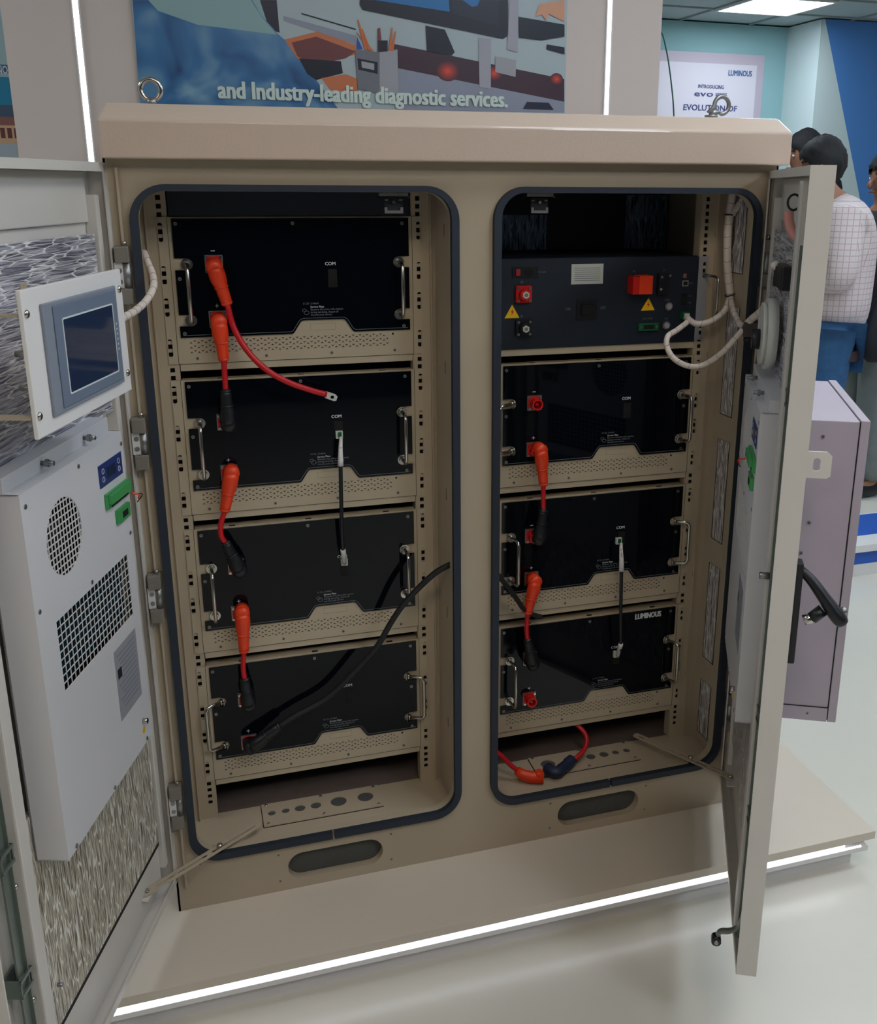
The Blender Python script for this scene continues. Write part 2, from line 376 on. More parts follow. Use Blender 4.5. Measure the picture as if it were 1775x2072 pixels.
art([(0.4156, 0.7900, 0.4377), (0.4646, 0.7900, 0.4312), (0.4898, 0.7900, 0.3799), (0.4820, 0.7900, 0.3727), (0.4185, 0.7900, 0.3791)], pm['dk'])
art([(0.5518, 0.7900, 0.4171), (0.5844, 0.7900, 0.4152), (0.5849, 0.7900, 0.2973), (0.5546, 0.7900, 0.3010)], pm['post'])
art([(0.6333, 0.7900, 0.5081), (0.6569, 0.7900, 0.5095), (0.6559, 0.7900, 0.3871), (0.6279, 0.7900, 0.3929)], pm['post'])
art([(0.5964, 0.7900, 0.3752), (0.6522, 0.7900, 0.3682), (0.6513, 0.7900, 0.3280), (0.5966, 0.7900, 0.3378)], pm['cup'])
art([(0.6575, 0.7900, 0.4706), (0.7825, 0.7900, 0.4586), (0.7833, 0.7900, 0.4304), (0.7198, 0.7900, 0.4181), (0.6594, 0.7900, 0.4222)], pm['dk'])
art([(0.7026, 0.7900, 0.4730), (0.7140, 0.7900, 0.5036), (0.7809, 0.7900, 0.5166), (0.7823, 0.7900, 0.4656), (0.7386, 0.7900, 0.4819), (0.7323, 0.7900, 0.4653), (0.7199, 0.7900, 0.4786)], pm['skin'])
art([(0.7348, 0.7900, 0.4094), (0.7840, 0.7900, 0.4045), (0.7845, 0.7900, 0.3879), (0.7351, 0.7900, 0.3976)], pm['dk'])
art([(0.6832, 0.7900, 0.2693), (0.7435, 0.7900, 0.2687), (0.7577, 0.7900, 0.2521), (0.6726, 0.7900, 0.2521)], pm['mid'])
art([(0.2382, 0.7900, 0.3757), (0.2989, 0.7900, 0.3716), (0.2963, 0.7900, 0.2761), (0.2424, 0.7900, 0.2858)], pm['cupd'])
art([(0.2989, 0.7900, 0.3716), (0.3435, 0.7900, 0.3803), (0.3437, 0.7900, 0.2776), (0.2963, 0.7900, 0.2761)], pm['cup'])
art([(0.2435, 0.7900, 0.3558), (0.2934, 0.7900, 0.3489), (0.2926, 0.7900, 0.3217), (0.2451, 0.7900, 0.3300)], pm['dk'])
art([(0.2530, 0.7900, 0.3495), (0.2847, 0.7900, 0.3451), (0.2842, 0.7900, 0.3304), (0.2538, 0.7900, 0.3349)], pm['cup'])
for a, b in (((0.2624, 0.7900, 0.3767), (0.2465, 0.7900, 0.4424)), ((0.2709, 0.7900, 0.3749), (0.2555, 0.7900, 0.4230)), ((0.2782, 0.7900, 0.3730), (0.2419, 0.7900, 0.4135)), ((0.3212, 0.7900, 0.3760), (0.3299, 0.7900, 0.4290)), ((0.3261, 0.7900, 0.3762), (0.3383, 0.7900, 0.4205))):
    art([a, (a[0]+0.007, a[1], a[2]), (b[0]+0.003, b[1], b[2]), b], pm['pen'])
art([(0.2941, 0.7900, 0.3737), (0.3064, 0.7900, 0.3742), (0.3017, 0.7900, 0.4276), (0.2955, 0.7900, 0.4250)], pm['brn'])
art([(0.2431, 0.7900, 0.3781), (0.2576, 0.7900, 0.3765), (0.2440, 0.7900, 0.4048)], pm['blu'])
art([(0.2948, 0.7900, 0.3983), (0.3193, 0.7900, 0.3994), (0.3187, 0.7900, 0.3747), (0.2965, 0.7900, 0.3715)], pm['dk'])
pic.build('picture', po)
tx = MB()
tx.text('and Industry-leading diagnostic services.', 0.0545, pm['wht'], lambda a, b: (a+0.2700-PO[0], layer[0]-0.0006, 0.2548-PO[2]+b), width=0.7185, thick=0.0019)
tx.build('lettering', po)

# small poster far left behind the booth panel
lp = thing('poster', 'poster with a blue band and the end of a word, left of the booth panel', 'poster', (-1.0, 1.5, 0.2))
q = MB(); q.box(-0.6, 0.40, 0.0, 0.008, -1.0, 1.0, mat('print pale sky', (168, 196, 200), 0.4))
def lq(z0, z1, m, y): q.quad([(-0.6, y, z0-0.2), (0.40, y, z0-0.2), (0.40, y, z1-0.2), (-0.6, y, z1-0.2)], m)
lq(0.355, 0.378, mat('print band', (40, 108, 146), 0.4), -0.001)
lq(0.27, 0.345, mat('print sea', (28, 134, 172), 0.4), -0.001)
lq(0.235, 0.27, mat('print hill', (70, 92, 116), 0.4), -0.001)
lq(0.165, 0.238, mat('print house wall', (214, 176, 138), 0.4), -0.0012)
lq(0.215, 0.238, mat('print roof', (150, 96, 90), 0.4), -0.0014)
lq(-0.8, 0.165, mat('print terrace', (176, 186, 196), 0.4), -0.001)
for k in range(5): q.quad([(0.31+k*0.018, -0.0016, -0.02), (0.322+k*0.018, -0.0016, -0.02), (0.322+k*0.018, -0.0016, 0.008), (0.31+k*0.018, -0.0016, 0.008)], pm['brn'])
q.build('picture', lp)
MB().text('INNO', 0.030, M['white'], lambda a, b: (a+0.368, -0.002, b+0.154), bold=0.02, sx=0.6, align='RIGHT').build('lettering', lp)

# far poster on the teal wall
fp = thing('poster', 'white product poster on the teal wall reading introducing evo series', 'poster', (3.6, 5.735, 0.4))
FO = (3.6, 5.735, 0.4)
a, b = (3.3434, 5.7400, 1.0484), (4.4326, 5.7400, 0.5584)
q = MB(); q.box(a[0]-FO[0]-0.3, b[0]-FO[0], 0.0, 0.01, -0.6, a[2]-FO[2]+0.03, mat('poster pink border', (196, 182, 196), 0.5))
a2, b2 = (3.4834, 5.7400, 0.9825), (4.3652, 5.7400, 0.6334)
q.box(a[0]-FO[0]-0.26, b2[0]-FO[0], -0.003, 0.0, -0.55, (3.9091, 5.7400, 0.9998)[2]-FO[2], mat('poster paper', (222, 216, 226), 0.5))
q.build('board', fp)
pblue = mat('blue print', (44, 92, 150), 0.5); pnavy = mat('navy print', (64, 70, 128), 0.5)
def ft(s, l, r, zz, size, m, bold=0.004):
    mb = MB(); cx = (l[0]+r[0])/2-FO[0]; w = r[0]-l[0]
    mb.text(s, size, m, lambda x_, y_: (cx+x_, -0.006, zz-FO[2]+y_), width=w, thick=size*0.02)
    mb.build('lettering', fp)
ft('LUMINOUS', (4.1068, 5.7400, 0.9264), (4.3193, 5.7400, 0.9344), (4.2162, 5.7400, 0.9156)[2], 0.060, pblue, 0.0)
ft('INTRODUCING', (3.8423, 5.7400, 0.8243), (4.0740, 5.7400, 0.8322), (3.9588, 5.7400, 0.8134)[2], 0.038, pnavy)
ft('evo', (3.8110, 5.7400, 0.7677), (3.9798, 5.7400, 0.7732), (3.8965, 5.7400, 0.7519)[2], 0.06, pnavy)
ft('SERIES', (4.0025, 5.7400, 0.7702), (4.1059, 5.7400, 0.7735), (4.0530, 5.7400, 0.7568)[2], 0.034, pnavy)
ft('EVOLUTION OF', (3.7208, 5.7400, 0.6647), (4.2048, 5.7400, 0.6785), (3.9582, 5.7400, 0.6451)[2], 0.062, pnavy)

# hanging green garland cord
gp = smooth_path([(1.615, 2.0, CZ), (1.622, 2.0, 1.0), (1.6379, 2.0000, 0.6999), (1.6687, 2.0000, 0.6126), (1.6930, 2.0000, 0.5326), (1.7179, 2.0000, 0.4144), (1.7298, 2.0000, 0.3310), (1.7421, 2.0000, 0.2083), (1.70, 2.0, -0.6), (1.66, 2.0, FZ+0.003)], 5)
tag(MB().tube(gp, 0.0032, mat('dark green cord', (40, 92, 78), 0.6), 6).build('hanging_cord'), 'thin dark green cord hanging behind the booth panel', 'cord')

# ------------------------------------------------------------------ plinth with light strip
PL = thing('display_plinth', 'low white display plinth with a glowing strip under its front edge', 'plinth', (0.31, 0.29, FZ))
LO = (0.31, 0.29, FZ)
px0, px1, py0, py1 = -0.60-LO[0], 1.2175-LO[0], -0.20-LO[1], 0.79-LO[1]
zt_ = -1.3602-FZ
MB().box(px0, px1, py0, py1, zt_-0.0205, zt_, M['laminate'], 0.0008).build('top', PL)
MB().box(px0+0.035, px1-0.035, py0+0.03, py1-0.03, 0.0, zt_-0.0205, M['white']).build('base', PL)
MB().box(px0+0.012, px1-0.012, py0+0.004, py0+0.03, zt_-0.052, zt_-0.040, M['white'], 0.001).build('light_channel', PL)
MB().box(px0+0.012, px1-0.075, py0+0.007, py0+0.012, zt_-0.0345, zt_-0.0225, M['led']).build('led_strip', PL)
dots = MB()
k = 0
while px0+0.02+k*0.0075 < px1-0.03:
    dots.box(px0+0.02+k*0.0075, px0+0.024+k*0.0075, py0+0.005, py0+0.0085, zt_-0.0395, zt_-0.0365, M['led']); k += 1
d = dots.build('led_chips', PL); d['kind'] = 'stuff'

# far blue topped plinth at the right edge
y1_ = 1.318
hz = (2.3281, 1.3180, -1.3205)[2]
bp2 = thing('display_plinth', 'low plinth with blue top at the right edge of the photo', 'plinth', (3.0, 1.9, FZ))
MB().box(-0.80, 1.4, -0.58, -0.27, 0, hz-0.03-FZ, M['bluetop']).box(-0.80, 1.4, -0.584, -0.265, 0, 0.05, M['white']).build('base', bp2)
MB().box(-0.82, 1.42, -0.60, -0.262, hz-0.03-FZ, hz-FZ, M['white']).build('rim', bp2)
MB().box(-0.78, 1.38, -0.50, -0.278, hz-FZ, hz-FZ+0.002, M['bluetop']).build('top', bp2)

# ------------------------------------------------------------------ CABINET
D = 0.1292; PITCH = 0.29685; XR = 0.6276; HW = 0.2656; ZT = 0.0485; ZB = -1.2336
CAB = thing('battery_cabinet', 'beige steel battery cabinet with two compartments and open doors, standing on the white plinth', 'cabinet', (0.3145, 0.35, -1.3602))
CO = Vector((0.3145, 0.35, -1.3602))
def cb(mb, name, label=None):
    mb.v = [tuple(Vector(v)-CO) for v in mb.v]
    return mb.build(name, CAB, label=label)
# front frame
bx0, bx1 = -0.3130, 0.9420
vz0, vz1 = -1.3385, -1.2755
def stadium(xa, xb_, za, zb_): return rrect(xa, xb_, za, zb_, (zb_-za)/2-0.0005, 8)
ff = MB()
dots4 = []
for cx_ in (0.008, 0.608):
    for dx in (-0.118, 0.118):
        for dz in (-1.272, -1.336): dots4.append(circ(cx_+dx, dz, 0.0026, 10))
ff.plate([(bx0, -1.3600), (bx1, -1.3600), (bx1, 0.105), (bx0, 0.105)],
         [rrect(-HW, HW, ZB, ZT, 0.045, 8), rrect(XR-HW, XR+HW, ZB, ZT, 0.045, 8), stadium(-0.0918, 0.1078, vz0, vz1), stadium(0.5085, 0.7080, vz0, vz1)] + dots4, 0.0, 0.018, M['cream'])
for x in (-0.2955, 0.9225):   # raised rain edges beside the openings
    ff.box(x, x+0.004, -0.010, 0.0, -1.300, 0.085, M['cream'])
ff.box(-0.275, -0.262, -0.0005, 0.0, -1.258, -1.257, M['hole'])
cb(ff, 'front_frame')
# shell
sh = MB()
sh.box(bx0, bx0+0.004, 0.0, 0.70, -1.3600, 0.105, M['cream']).box(bx1-0.004, bx1, 0.0, 0.70, -1.3600, 0.105, M['cream'])
sh.box(bx0, bx1, 0.696, 0.70, -1.3600, 0.105, M['cream']).box(bx0, bx1, 0.018, 0.70, 0.096, 0.105, M['cream'])
sh.box(bx0, bx1, 0.018, 0.70, -1.3600, -1.355, M['cream'])
cb(sh, 'body_shell')
# hood
hd = MB()
hx0, hx1 = -0.3127, 0.9455
hv = [(hx0, -0.035, 0.0985), (hx1, -0.035, 0.1030), (hx1, 0.73, 0.0985), (hx0, 0.73, 0.0985), (hx0, -0.035, 0.1573), (hx1, -0.035, 0.1635), (hx1, 0.73, 0.16), (hx0, 0.73, 0.16),
      (hx0+0.012, 0.0, 0.1840), (hx1-0.012, 0.0, 0.1905), (hx1-0.012, 0.70, 0.1905), (hx0+0.012, 0.70, 0.1840)]
hd.add(hv, [(0, 1, 5, 4), (1, 2, 6, 5), (2, 3, 7, 6), (3, 0, 4, 7), (4, 5, 9, 8), (5, 6, 10, 9), (6, 7, 11, 10), (7, 4, 8, 11), (8, 9, 10, 11), (3, 2, 1, 0)], M['hood'])
hdo = cb(hd, 'hood')
bv = hdo.modifiers.new('bevel', 'BEVEL'); bv.width = 0.0035; bv.segments = 3; bv.limit_method = 'ANGLE'; bv.angle_limit = radians(20)
for (x, tilt) in ((-0.2315, 0.0), (0.862, 0.75)):
    eb = MB(); r = 0.0165
    ring = [(r*cos(2*pi*k/24), 0, r*sin(2*pi*k/24)) for k in range(25)]
    eb.tube(ring, 0.0045, M['chrome'] if tilt == 0 else M['steel'], 8, caps=False)
    eb.cyl((0, 0, -0.0255), (0, 0, -0.0145), 0.008, M['steel'], 12)
    eb.cyl((0, 0, -0.0275), (0, 0, -0.0235), 0.0135, M['steel'], 16)
    ct, st = cos(tilt), sin(tilt)
    base = Vector((x, 0.10, 0.2130 if tilt == 0 else 0.2200))
    eb.v = [tuple(base+Vector((v[0]*ct+v[2]*st, v[1], -v[0]*st+v[2]*ct)) if v[2] > -0.0150 or tilt == 0 else base+Vector((v[0]-0.022, v[1], v[2]+0.004))) for v in eb.v]
    cb(eb, 'lifting_eye')
# gaskets: ring with a small joint gap at the bottom
def gasket(cx_, lab):
    g = MB(); w = 0.0150
    def ring(hw, z0, z1, r, n=10):
        pts = rrect(cx_-hw, cx_+hw, z0, z1, r, n)
        k = len(pts)//4*3      # start of bottom-right corner
        return pts
    o = rrect(cx_-HW-w, cx_+HW+w, ZB-w, ZT+w*0.75, 0.060, 10); i_ = rrect(cx_-HW-0.0005, cx_+HW+0.0005, ZB-0.0005, ZT+0.0005, 0.0455, 10)
    gap = 0.0022
    # order: TR corner, TL, BL, BR ; rotate so that the loop starts at bottom centre
    def rot_(p): 
        k = 33
        return [(cx_+0.004+gap, p[k-1][1])] + p[k:] + p[:k] + [(cx_+0.004-gap, p[k-1][1])]
    O = rot_(o); I = rot_(i_)
    n = len(O); v = []; f = []
    for y in (-0.0125, 0.001):
        v += [(p[0], y, p[1]) for p in O] + [(p[0], y, p[1]) for p in I]
    for k in range(n-1):
        f += [(k, k+1, n+k+1, n+k), (2*n+k, 2*n+k+1, 3*n+k+1, 3*n+k), (k, k+1, 2*n+k+1, 2*n+k), (n+k, n+k+1, 3*n+k+1, 3*n+k)]
    for k in (0, n-1): f.append((k, n+k, 3*n+k, 2*n+k))
    g.add(v, f, M['rubber'])
    cb(g, 'door_seal', lab)
gasket(0.0, 'dark rubber seal around the left opening')
gasket(XR, 'dark rubber seal around the right opening')
for cx_ in (0.008, 0.608):
    cb(MB().plate(stadium(cx_-0.1045, cx_+0.1045, vz0-0.004, vz1+0.004), [], 0.0185, 0.0205, M['oxide']), 'vent_mesh')
# interior compartment walls
RX = 0.2413
inn = MB()
lip = 0.010
for cx_, wl, wr in ((0.0, -0.2800, 0.2700), (XR, -0.2750, 0.2830)):
    inn.box(cx_+wl-0.003, cx_+wl, 0.018, 0.65, ZB-0.012, ZT+0.04, M['cream_in']); inn.box(cx_+wr, cx_+wr+0.003, 0.018, 0.65, ZB-0.012, ZT+0.04, M['cream_in'])
    inn.box(cx_+wl, cx_+wr, 0.018, 0.145, ZB-0.0145, ZB-0.0125, M['cream_in'])
    inn.box(cx_+wl, cx_+wr, 0.145, 0.65, ZB-0.0175, ZB-0.0145, M['brown'])
    inn.box(cx_+wl, cx_+wr, 0.645, 0.65, ZB-0.03, ZT+0.04, M['slate'])
    inn.box(cx_+wl, cx_+wr, 0.018, 0.65, ZT+0.036, ZT+0.04, M['slate'])
for k in range(5):
    z = -0.02-0.26*k
    inn.box(0.2695, 0.2700, 0.058, 0.0595, z-0.012, z+0.012, M['hole'])
    inn.box(-0.2800, -0.2795, 0.05, 0.0515, z-0.012, z+0.012, M['hole'])
    inn.box(XR+0.2565, XR+0.2567, D-0.0006, D, z-0.02, z-0.008, M['hole'])
cb(inn, 'compartment_lining')
# rack rails
def rail(x_in, x_out, cx_, side):
    r = MB()
    xi, xo = cx_+side*x_in, cx_+side*x_out
    a_, b_ = min(xi, xo), max(xi, xo)
    xc = cx_+side*0.2360; y0, y1 = D+0.0025, D+0.0045; zb_, zt3 = ZB-0.0125, ZT+0.03
    r.box(a_, xc-0.0042, y0, y1, zb_, zt3, M['cream_in']); r.box(xc+0.0042, b_, y0, y1, zb_, zt3, M['cream_in'])
    z = 0.0215+0.0148; zprev = zt3
    while z > ZB+0.02:
        r.box(xc-0.0042, xc+0.0042, y0, y1, z+0.0042, zprev, M['cream_in']); zprev = z-0.0042; z -= 0.0148
    r.box(xc-0.0042, xc+0.0042, y0, y1, zb_, zprev, M['cream_in'])
    r.box(xi-0.001, xi+0.001, D+0.0045, D+0.03, zb_, zt3, M['cream_in'])
    r.box(xc-0.007, xc+0.007, D+0.010, D+0.012, ZB, ZT+0.03, M['hole'])
    xs = cx_+side*0.2600
    r.box(xs-0.0012, xs+0.0012, D-0.004, D+0.0026, ZB-0.0125, ZT+0.03, M['cream_in'])
    cb(r, 'rack_rail')
rail(0.2237, 0.2800, 0.0, -1); rail(0.2237, 0.2700, 0.0, 1); rail(0.2237, 0.2750, XR, -1); rail(0.2237, 0.2830, XR, 1)
# top blanking panel on the left
cb(MB().box(-0.2205, 0.2205, D+0.001, D+0.004, 0.0045, ZT+0.03, M['navy']), 'blanking_panel')
# foil insulation on the rear and the right side wall
rf = MB()
rf.box(XR-0.1360, XR-0.0280, 0.398, 0.400, -0.096, -0.003, M['foilB']).box(XR+0.17, XR+0.2780, 0.398, 0.400, -0.099, 0.041, M['foilB']).box(XR-0.272, XR+0.28, 0.400, 0.404, -0.30, ZT+0.035, M['navy'])
cb(rf, 'rear_insulation', 'dark crinkled foil at the back of the right compartment')
XF = XR+0.2828
for (z0, z1) in ((0.044, -0.112), (-0.184, -0.420), (-0.478, -0.713), (-0.775, -1.014), (-1.075, -1.215)):
    cb(MB().box(XF-0.0012, XF, 0.052, 0.098, z1, z0, M['foilR']).box(XF-0.0015, XF-0.0008, 0.0505, 0.0515, z1, z0, M['hole']).box(XF-0.0015, XF-0.0008, 0.098, 0.0995, z1, z0, M['hole']).box(XF-0.0015, XF-0.0008, 0.05, 0.0995, z1-0.0015, z1, M['hole']), 'side_insulation')
# gland plates in the compartment floors
zg = ZB-0.0125
for x0, x1, hs in ((-0.132, 0.1245, ((-0.1124, 0.0085), (-0.0829, 0.0085), (-0.0522, 0.0115), (-0.018, 0.0115), (0.0317, 0.0175), (0.0911, 0.0175))),
                   (0.486, 0.7420, ((0.5232, 0.0175), (0.5805, 0.0175), (0.6318, 0.0115), (0.6656, 0.0115), (0.696, 0.0085), (0.7249, 0.0085)))):
    g = MB()
    g.plate([(x0, 0.064), (x1, 0.064), (x1, 0.1425), (x0, 0.1425)], [circ(hx, 0.1065, r, 20) for hx, r in hs], zg, zg+0.0035, M['cream_in'], M['cream_in'], plane='xy')
    for hx, r in hs: g.plate(circ(hx, 0.1065, r+0.001, 20), [], zg+0.0004, zg+0.0012, M['oxide'], plane='xy')
    g.box(x0-0.0014, x0-0.0002, 0.063, 0.142, zg, zg+0.0012, M['hole']).box(x0, x1, 0.0625, 0.0637, zg, zg+0.0012, M['hole'])
    cb(g, 'gland_plate')
    for sx_ in (x0+0.010, (x0+x1)/2, x1-0.010):
        for sy_ in (0.071, 0.1375):
            cb(MB().sphere((sx_, sy_, zg+0.0035), 0.0038, M['chrome'], 10, sz=0.6), 'gland_bolt')
# striker brackets at the top of the openings
for cx_, lab in ((0.168, None), (0.448, None)):
    b = MB()
    b.box(cx_-0.027, cx_+0.029, 0.022, 0.050, 0.0395, 0.0415, M['steel']).box(cx_-0.027, cx_+0.026, 0.022, 0.024, 0.0395, 0.0475, M['steel'])
    b.box(cx_-0.016, cx_+0.018, 0.031, 0.034, 0.012, 0.0395, M['blackm'])
    b.cyl((cx_+0.001, 0.030, 0.031), (cx_+0.001, 0.027, 0.031), 0.0032, M['chrome'], 12)
    for s_ in (-0.012, 0.014): b.box(cx_+s_-0.003, cx_+s_+0.003, 0.0295, 0.031, 0.033, 0.036, M['steel'])
    b.box(cx_-0.015, cx_+0.017, 0.0285, 0.031, 0.0115, 0.0165, M['steel']).box(cx_-0.016, cx_-0.011, 0.028, 0.034, 0.0115, 0.022, M['steel']).box(cx_+0.013, cx_+0.018, 0.028, 0.034, 0.0115, 0.022, M['steel'])
    cb(b, 'door_striker')
# hinges
def hinge(x, ztop, zbot, side):
    h = MB()
    h.cyl((x, -0.014, zbot), (x, -0.014, zbot+0.027), 0.0115, M['grey'], 4, smooth=False)
    h.box(x-0.011, x+0.012, -0.026, -0.003, zbot, zbot+0.026, M['grey'], 0.002)
    h.box(x-0.011, x+0.012, -0.026, -0.003, ztop-0.026, ztop, M['grey'], 0.002)
    h.cyl((x+0.006*side, -0.015, zbot+0.026), (x+0.006*side, -0.015, ztop-0.026), 0.0068, M['chrome'] if False else M['steel'], 14)
    h.box(x-0.013, x+0.002, -0.018, -0.012, zbot+0.026, ztop-0.026, M['white'], 0.0015) if side > 0 else h.box(x-0.002, x+0.013, -0.018, -0.012, zbot+0.026, ztop-0.026, M['white'], 0.0015)
    h.cyl((x+0.006*side, -0.014, ztop), (x+0.006*side, -0.014, ztop+0.008), 0.003, M['chrome'], 8)
    for dz in (0.012, 0.030):
        h.cyl((x-0.0055*side, -0.0185, zbot+0.026+dz-0.001), (x-0.0055*side, -0.0195, zbot+0.026+dz-0.001), 0.0042, M['steel'], 12)
    h.box(x-0.012, x+0.014, -0.003, 0.0, zbot, ztop, M['grey'])
    cb(h, 'hinge')
for za, zb2 in ((-0.0388, -0.1332), (-0.3281, -0.4197), (-0.6191, -0.711), (-1.0598, -1.1512)):
    hinge(-0.2975, za, zb2, 1)
    hinge(0.9290, za, zb2, -1)

# ------------------------------------------------------------------ doors (children of the cabinet; local x runs from the hinge outwards, z up)
DW, DT, DB = 0.6190, 0.0925, -1.2836
def door_root(name, hx, ang, lab):
    pass
ANG_L = math.atan2(-0.9501, -0.3119); ANG_R = math.atan2(-0.8892, -0.4575)
S = {'L': 1.0, 'R': -1.0}            # interior side in local y
def dplace(mb, side):
    sgn = S[side]
    mb.v = [(v[0], v[1]*sgn, v[2]) for v in mb.v]
    return mb
def door(side):
    lab = {'L': 'left door, swung open towards the viewer', 'R': 'right door, seen almost edge-on'}[side]
    d = MB()
    T = 0.035
    d.box(0.0, DW, -T, -T+0.003, DB, DT, M['door'])
    d.box(0.0, DW, -T+0.003, 0.0, DT-0.003, DT, M['door']).box(0.0, DW, -T+0.003, 0.0, DB, DB+0.003, M['door'])
    d.box(0.0, 0.003, -T+0.003, 0.0, DB+0.003, DT-0.003, M['door']).box(DW-0.003, DW, -T+0.003, 0.0, DB+0.003, DT-0.003, M['door'])
    d.box(0.003, 0.014, -0.003, 0.0, DB+0.003, DT-0.003, M['door'])
    d.box(0.003, DW-0.003, -0.003, 0.0, DT-0.014, DT-0.003, M['door']).box(0.003, DW-0.003, -0.003, 0.0, DB+0.003, DB+0.012, M['door'])
    dplace(d, side)
    o = d.build('door', CAB, label=lab)
    o.location = Vector(((-0.3076 if side == 'L' else 0.9205), 0.0, 0.0))-CO
    o.rotation_euler = (0, 0, ANG_L if side == 'L' else ANG_R)
    # inner stiffening frame
    f = MB(); y0, y1 = -0.032, -0.006
    f.box(0.507, 0.534, y0, 0.000, DB+0.02, DT-0.02, M['door'], 0.003)
    f.box(0.014, 0.030, y0, -0.012, DB+0.05, DT-0.05, M['door'], 0.002)
    f.box(0.030, 0.507, y0, -0.026, 0.0, DT-0.014, M['door'], 0.002)
    f.box(0.030, 0.507, y0, -0.022, DB+0.014, -1.172, M['door'], 0.002)
    dplace(f, side).build('inner_frame', o)
    return o
DLo = door('L'); DRo = door('R')
def dl(mb, name, label=None): return dplace(mb, 'L').build(name, DLo, label=label)
def dr(mb, name, label=None): return dplace(mb, 'R').build(name, DRo, label=label)
# foil insulation
dl(MB().box(0.034, 0.505, -0.028, -0.018, -0.31, -0.018, M['foilH']), 'insulation', 'silver foil above the air conditioner')
dl(MB().box(0.034, 0.505, -0.028, -0.018, -1.168, -0.80, M['foilV']), 'insulation', 'crinkled silver foil below the air conditioner')
dl(MB().box(0.005, 0.505, -0.030, -0.020, -1.180, -1.172, M['dark']), 'insulation_edge')
dr(MB().box(0.022, 0.446, -0.028, -0.018, -0.31, -0.018, M['foilH']), 'insulation', 'silver foil above the air conditioner')
dr(MB().box(0.034, 0.505, -0.028, -0.018, -1.168, -0.83, M['foilR']), 'insulation', 'crinkled silver foil below the air conditioner')
# lock rods and guides
for fn, nm in ((dl, 'L'), (dr, 'R')):
    fn(MB().box(0.551, 0.569, -0.012, -0.009, -1.262, -0.02, M['galv']).box(0.551, 0.5525, -0.012, -0.004, -1.262, -0.02, M['galv']), 'lock_rod')
    for z in (-0.25, -0.80, -1.0):
        g = MB()
        g.box(0.543, 0.576, -0.030, -0.0265, z-0.016, z+0.016, M['galv'])
        g.box(0.543, 0.546, -0.030, -0.004, z-0.014, z+0.014, M['galv']).box(0.572, 0.575, -0.030, -0.004, z-0.014, z+0.014, M['galv'])
        g.box(0.543, 0.575, -0.006, -0.003, z-0.014, z-0.009, M['galv']).box(0.543, 0.575, -0.006, -0.003, z+0.009, z+0.014, M['galv'])
        fn(g, 'rod_guide')
# handle back box and outside handle, right door
dr(MB().box(0.520, 0.598, -0.031, -0.006, -0.585, -0.515, M['galv'], 0.002).cyl((0.545, -0.006, -0.55), (0.545, 0.012, -0.55), 0.006, M['steel'], 10), 'latch_box')
hb = MB().box(0.585, 0.612, -0.047, -0.035, -0.672, -0.500, M['blackm'], 0.003)
hbo = dr(hb, 'handle_base', 'narrow black mounting plate of the door handle')
hh = MB()
hp = [(0.598, -0.045, -0.515), (0.604, -0.062, -0.530), (0.610, -0.080, -0.552), (0.614, -0.098, -0.575), (0.616, -0.112, -0.592)]
hh.tube(smooth_path(hp, 4), [0.010, 0.0105, 0.011, 0.0115, 0.012, 0.0125, 0.013, 0.0135, 0.014, 0.0145, 0.0155, 0.016, 0.0165, 0.017, 0.017, 0.0165, 0.015], M['black'], 10, flat=0.7)
hh.cyl((0.610, -0.082, -0.575), (0.612, -0.066, -0.590), 0.010, M['black'], 12)
dr(hh, 'handle', 'black swing handle standing out from the door')
dr(MB().cyl((0.612, -0.068, -0.588), (0.612, -0.054, -0.594), 0.0085, M['chrome'], 10), 'lock_barrel', 'chrome lock barrel')
dr(MB().sphere((0.616, -0.112, -0.572), 0.007, M['steel'], 8), 'lock_cover')
# hasp tab on the right door
tb = MB()
tb.plate([(-0.036, -0.331), (-0.072, -0.331), (-0.080, -0.338), (-0.080, -0.370), (-0.074, -0.374), (-0.036, -0.374)], [rrect(-0.0635, -0.0525, -0.3625, -0.3415, 0.005, 5)], 0.560, 0.5630, M['door'], plane='yz')
dr(tb, 'hasp_tab')
# hooked rod roller at the bottom of the right door
hk = MB().tube(smooth_path([(0.570, -0.010, -1.190), (0.566, -0.004, -1.225), (0.560, 0.010, -1.243), (0.556, 0.026, -1.250), (0.555, 0.032, -1.262)], 4), 0.0065, M['galv'], 8, flat=0.5)
hk.cyl((0.549, 0.033, -1.268), (0.565, 0.033, -1.268), 0.009, M['black'], 14).cyl((0.546, 0.033, -1.268), (0.568, 0.033, -1.268), 0.004, M['steel'], 10)
dr(hk, 'rod_roller')
# bottom rail slots on the right door
sl_ = MB()
for s_ in (0.36, 0.53): sl_.box(s_-0.018, s_+0.018, -0.022, -0.017, DB+0.0034, DB+0.0040, M['white'])
dr(sl_, 'drain_slot')
# ring and pink hose on the right door
rg = MB(); rc = (0.338, -0.0145, 0.0386)
rg.tube([(0.355+0.004*cos(2*pi*k/24), -0.0125+0.0105*cos(2*pi*k/24), rc[2]+0.0125*sin(2*pi*k/24)) for k in range(25)], 0.0020, M['black'], 8, caps=False)
dr(rg, 'grommet')
dr(MB().tube(smooth_path([(0.350, -0.0060, 0.024), (0.352, -0.0065, 0.012), (0.358, -0.0100, -0.002), (0.368, -0.0160, -0.013), (0.380, -0.0240, -0.022)], 5), 0.0082, M['pink'], 12), 'arc', 'pink curved hose below the round grommet')  # plain pink curved form below the ring
dr(MB().box(0.30, 0.38, -0.017, 0.000, -0.105, -0.064, M['black'], 0.003).box(0.27, 0.30, -0.014, 0.002, -0.105, -0.070, M['blackm'], 0.002).sphere((0.285, 0.002, -0.070), 0.008, M['loom'], 10), 'door_switch')
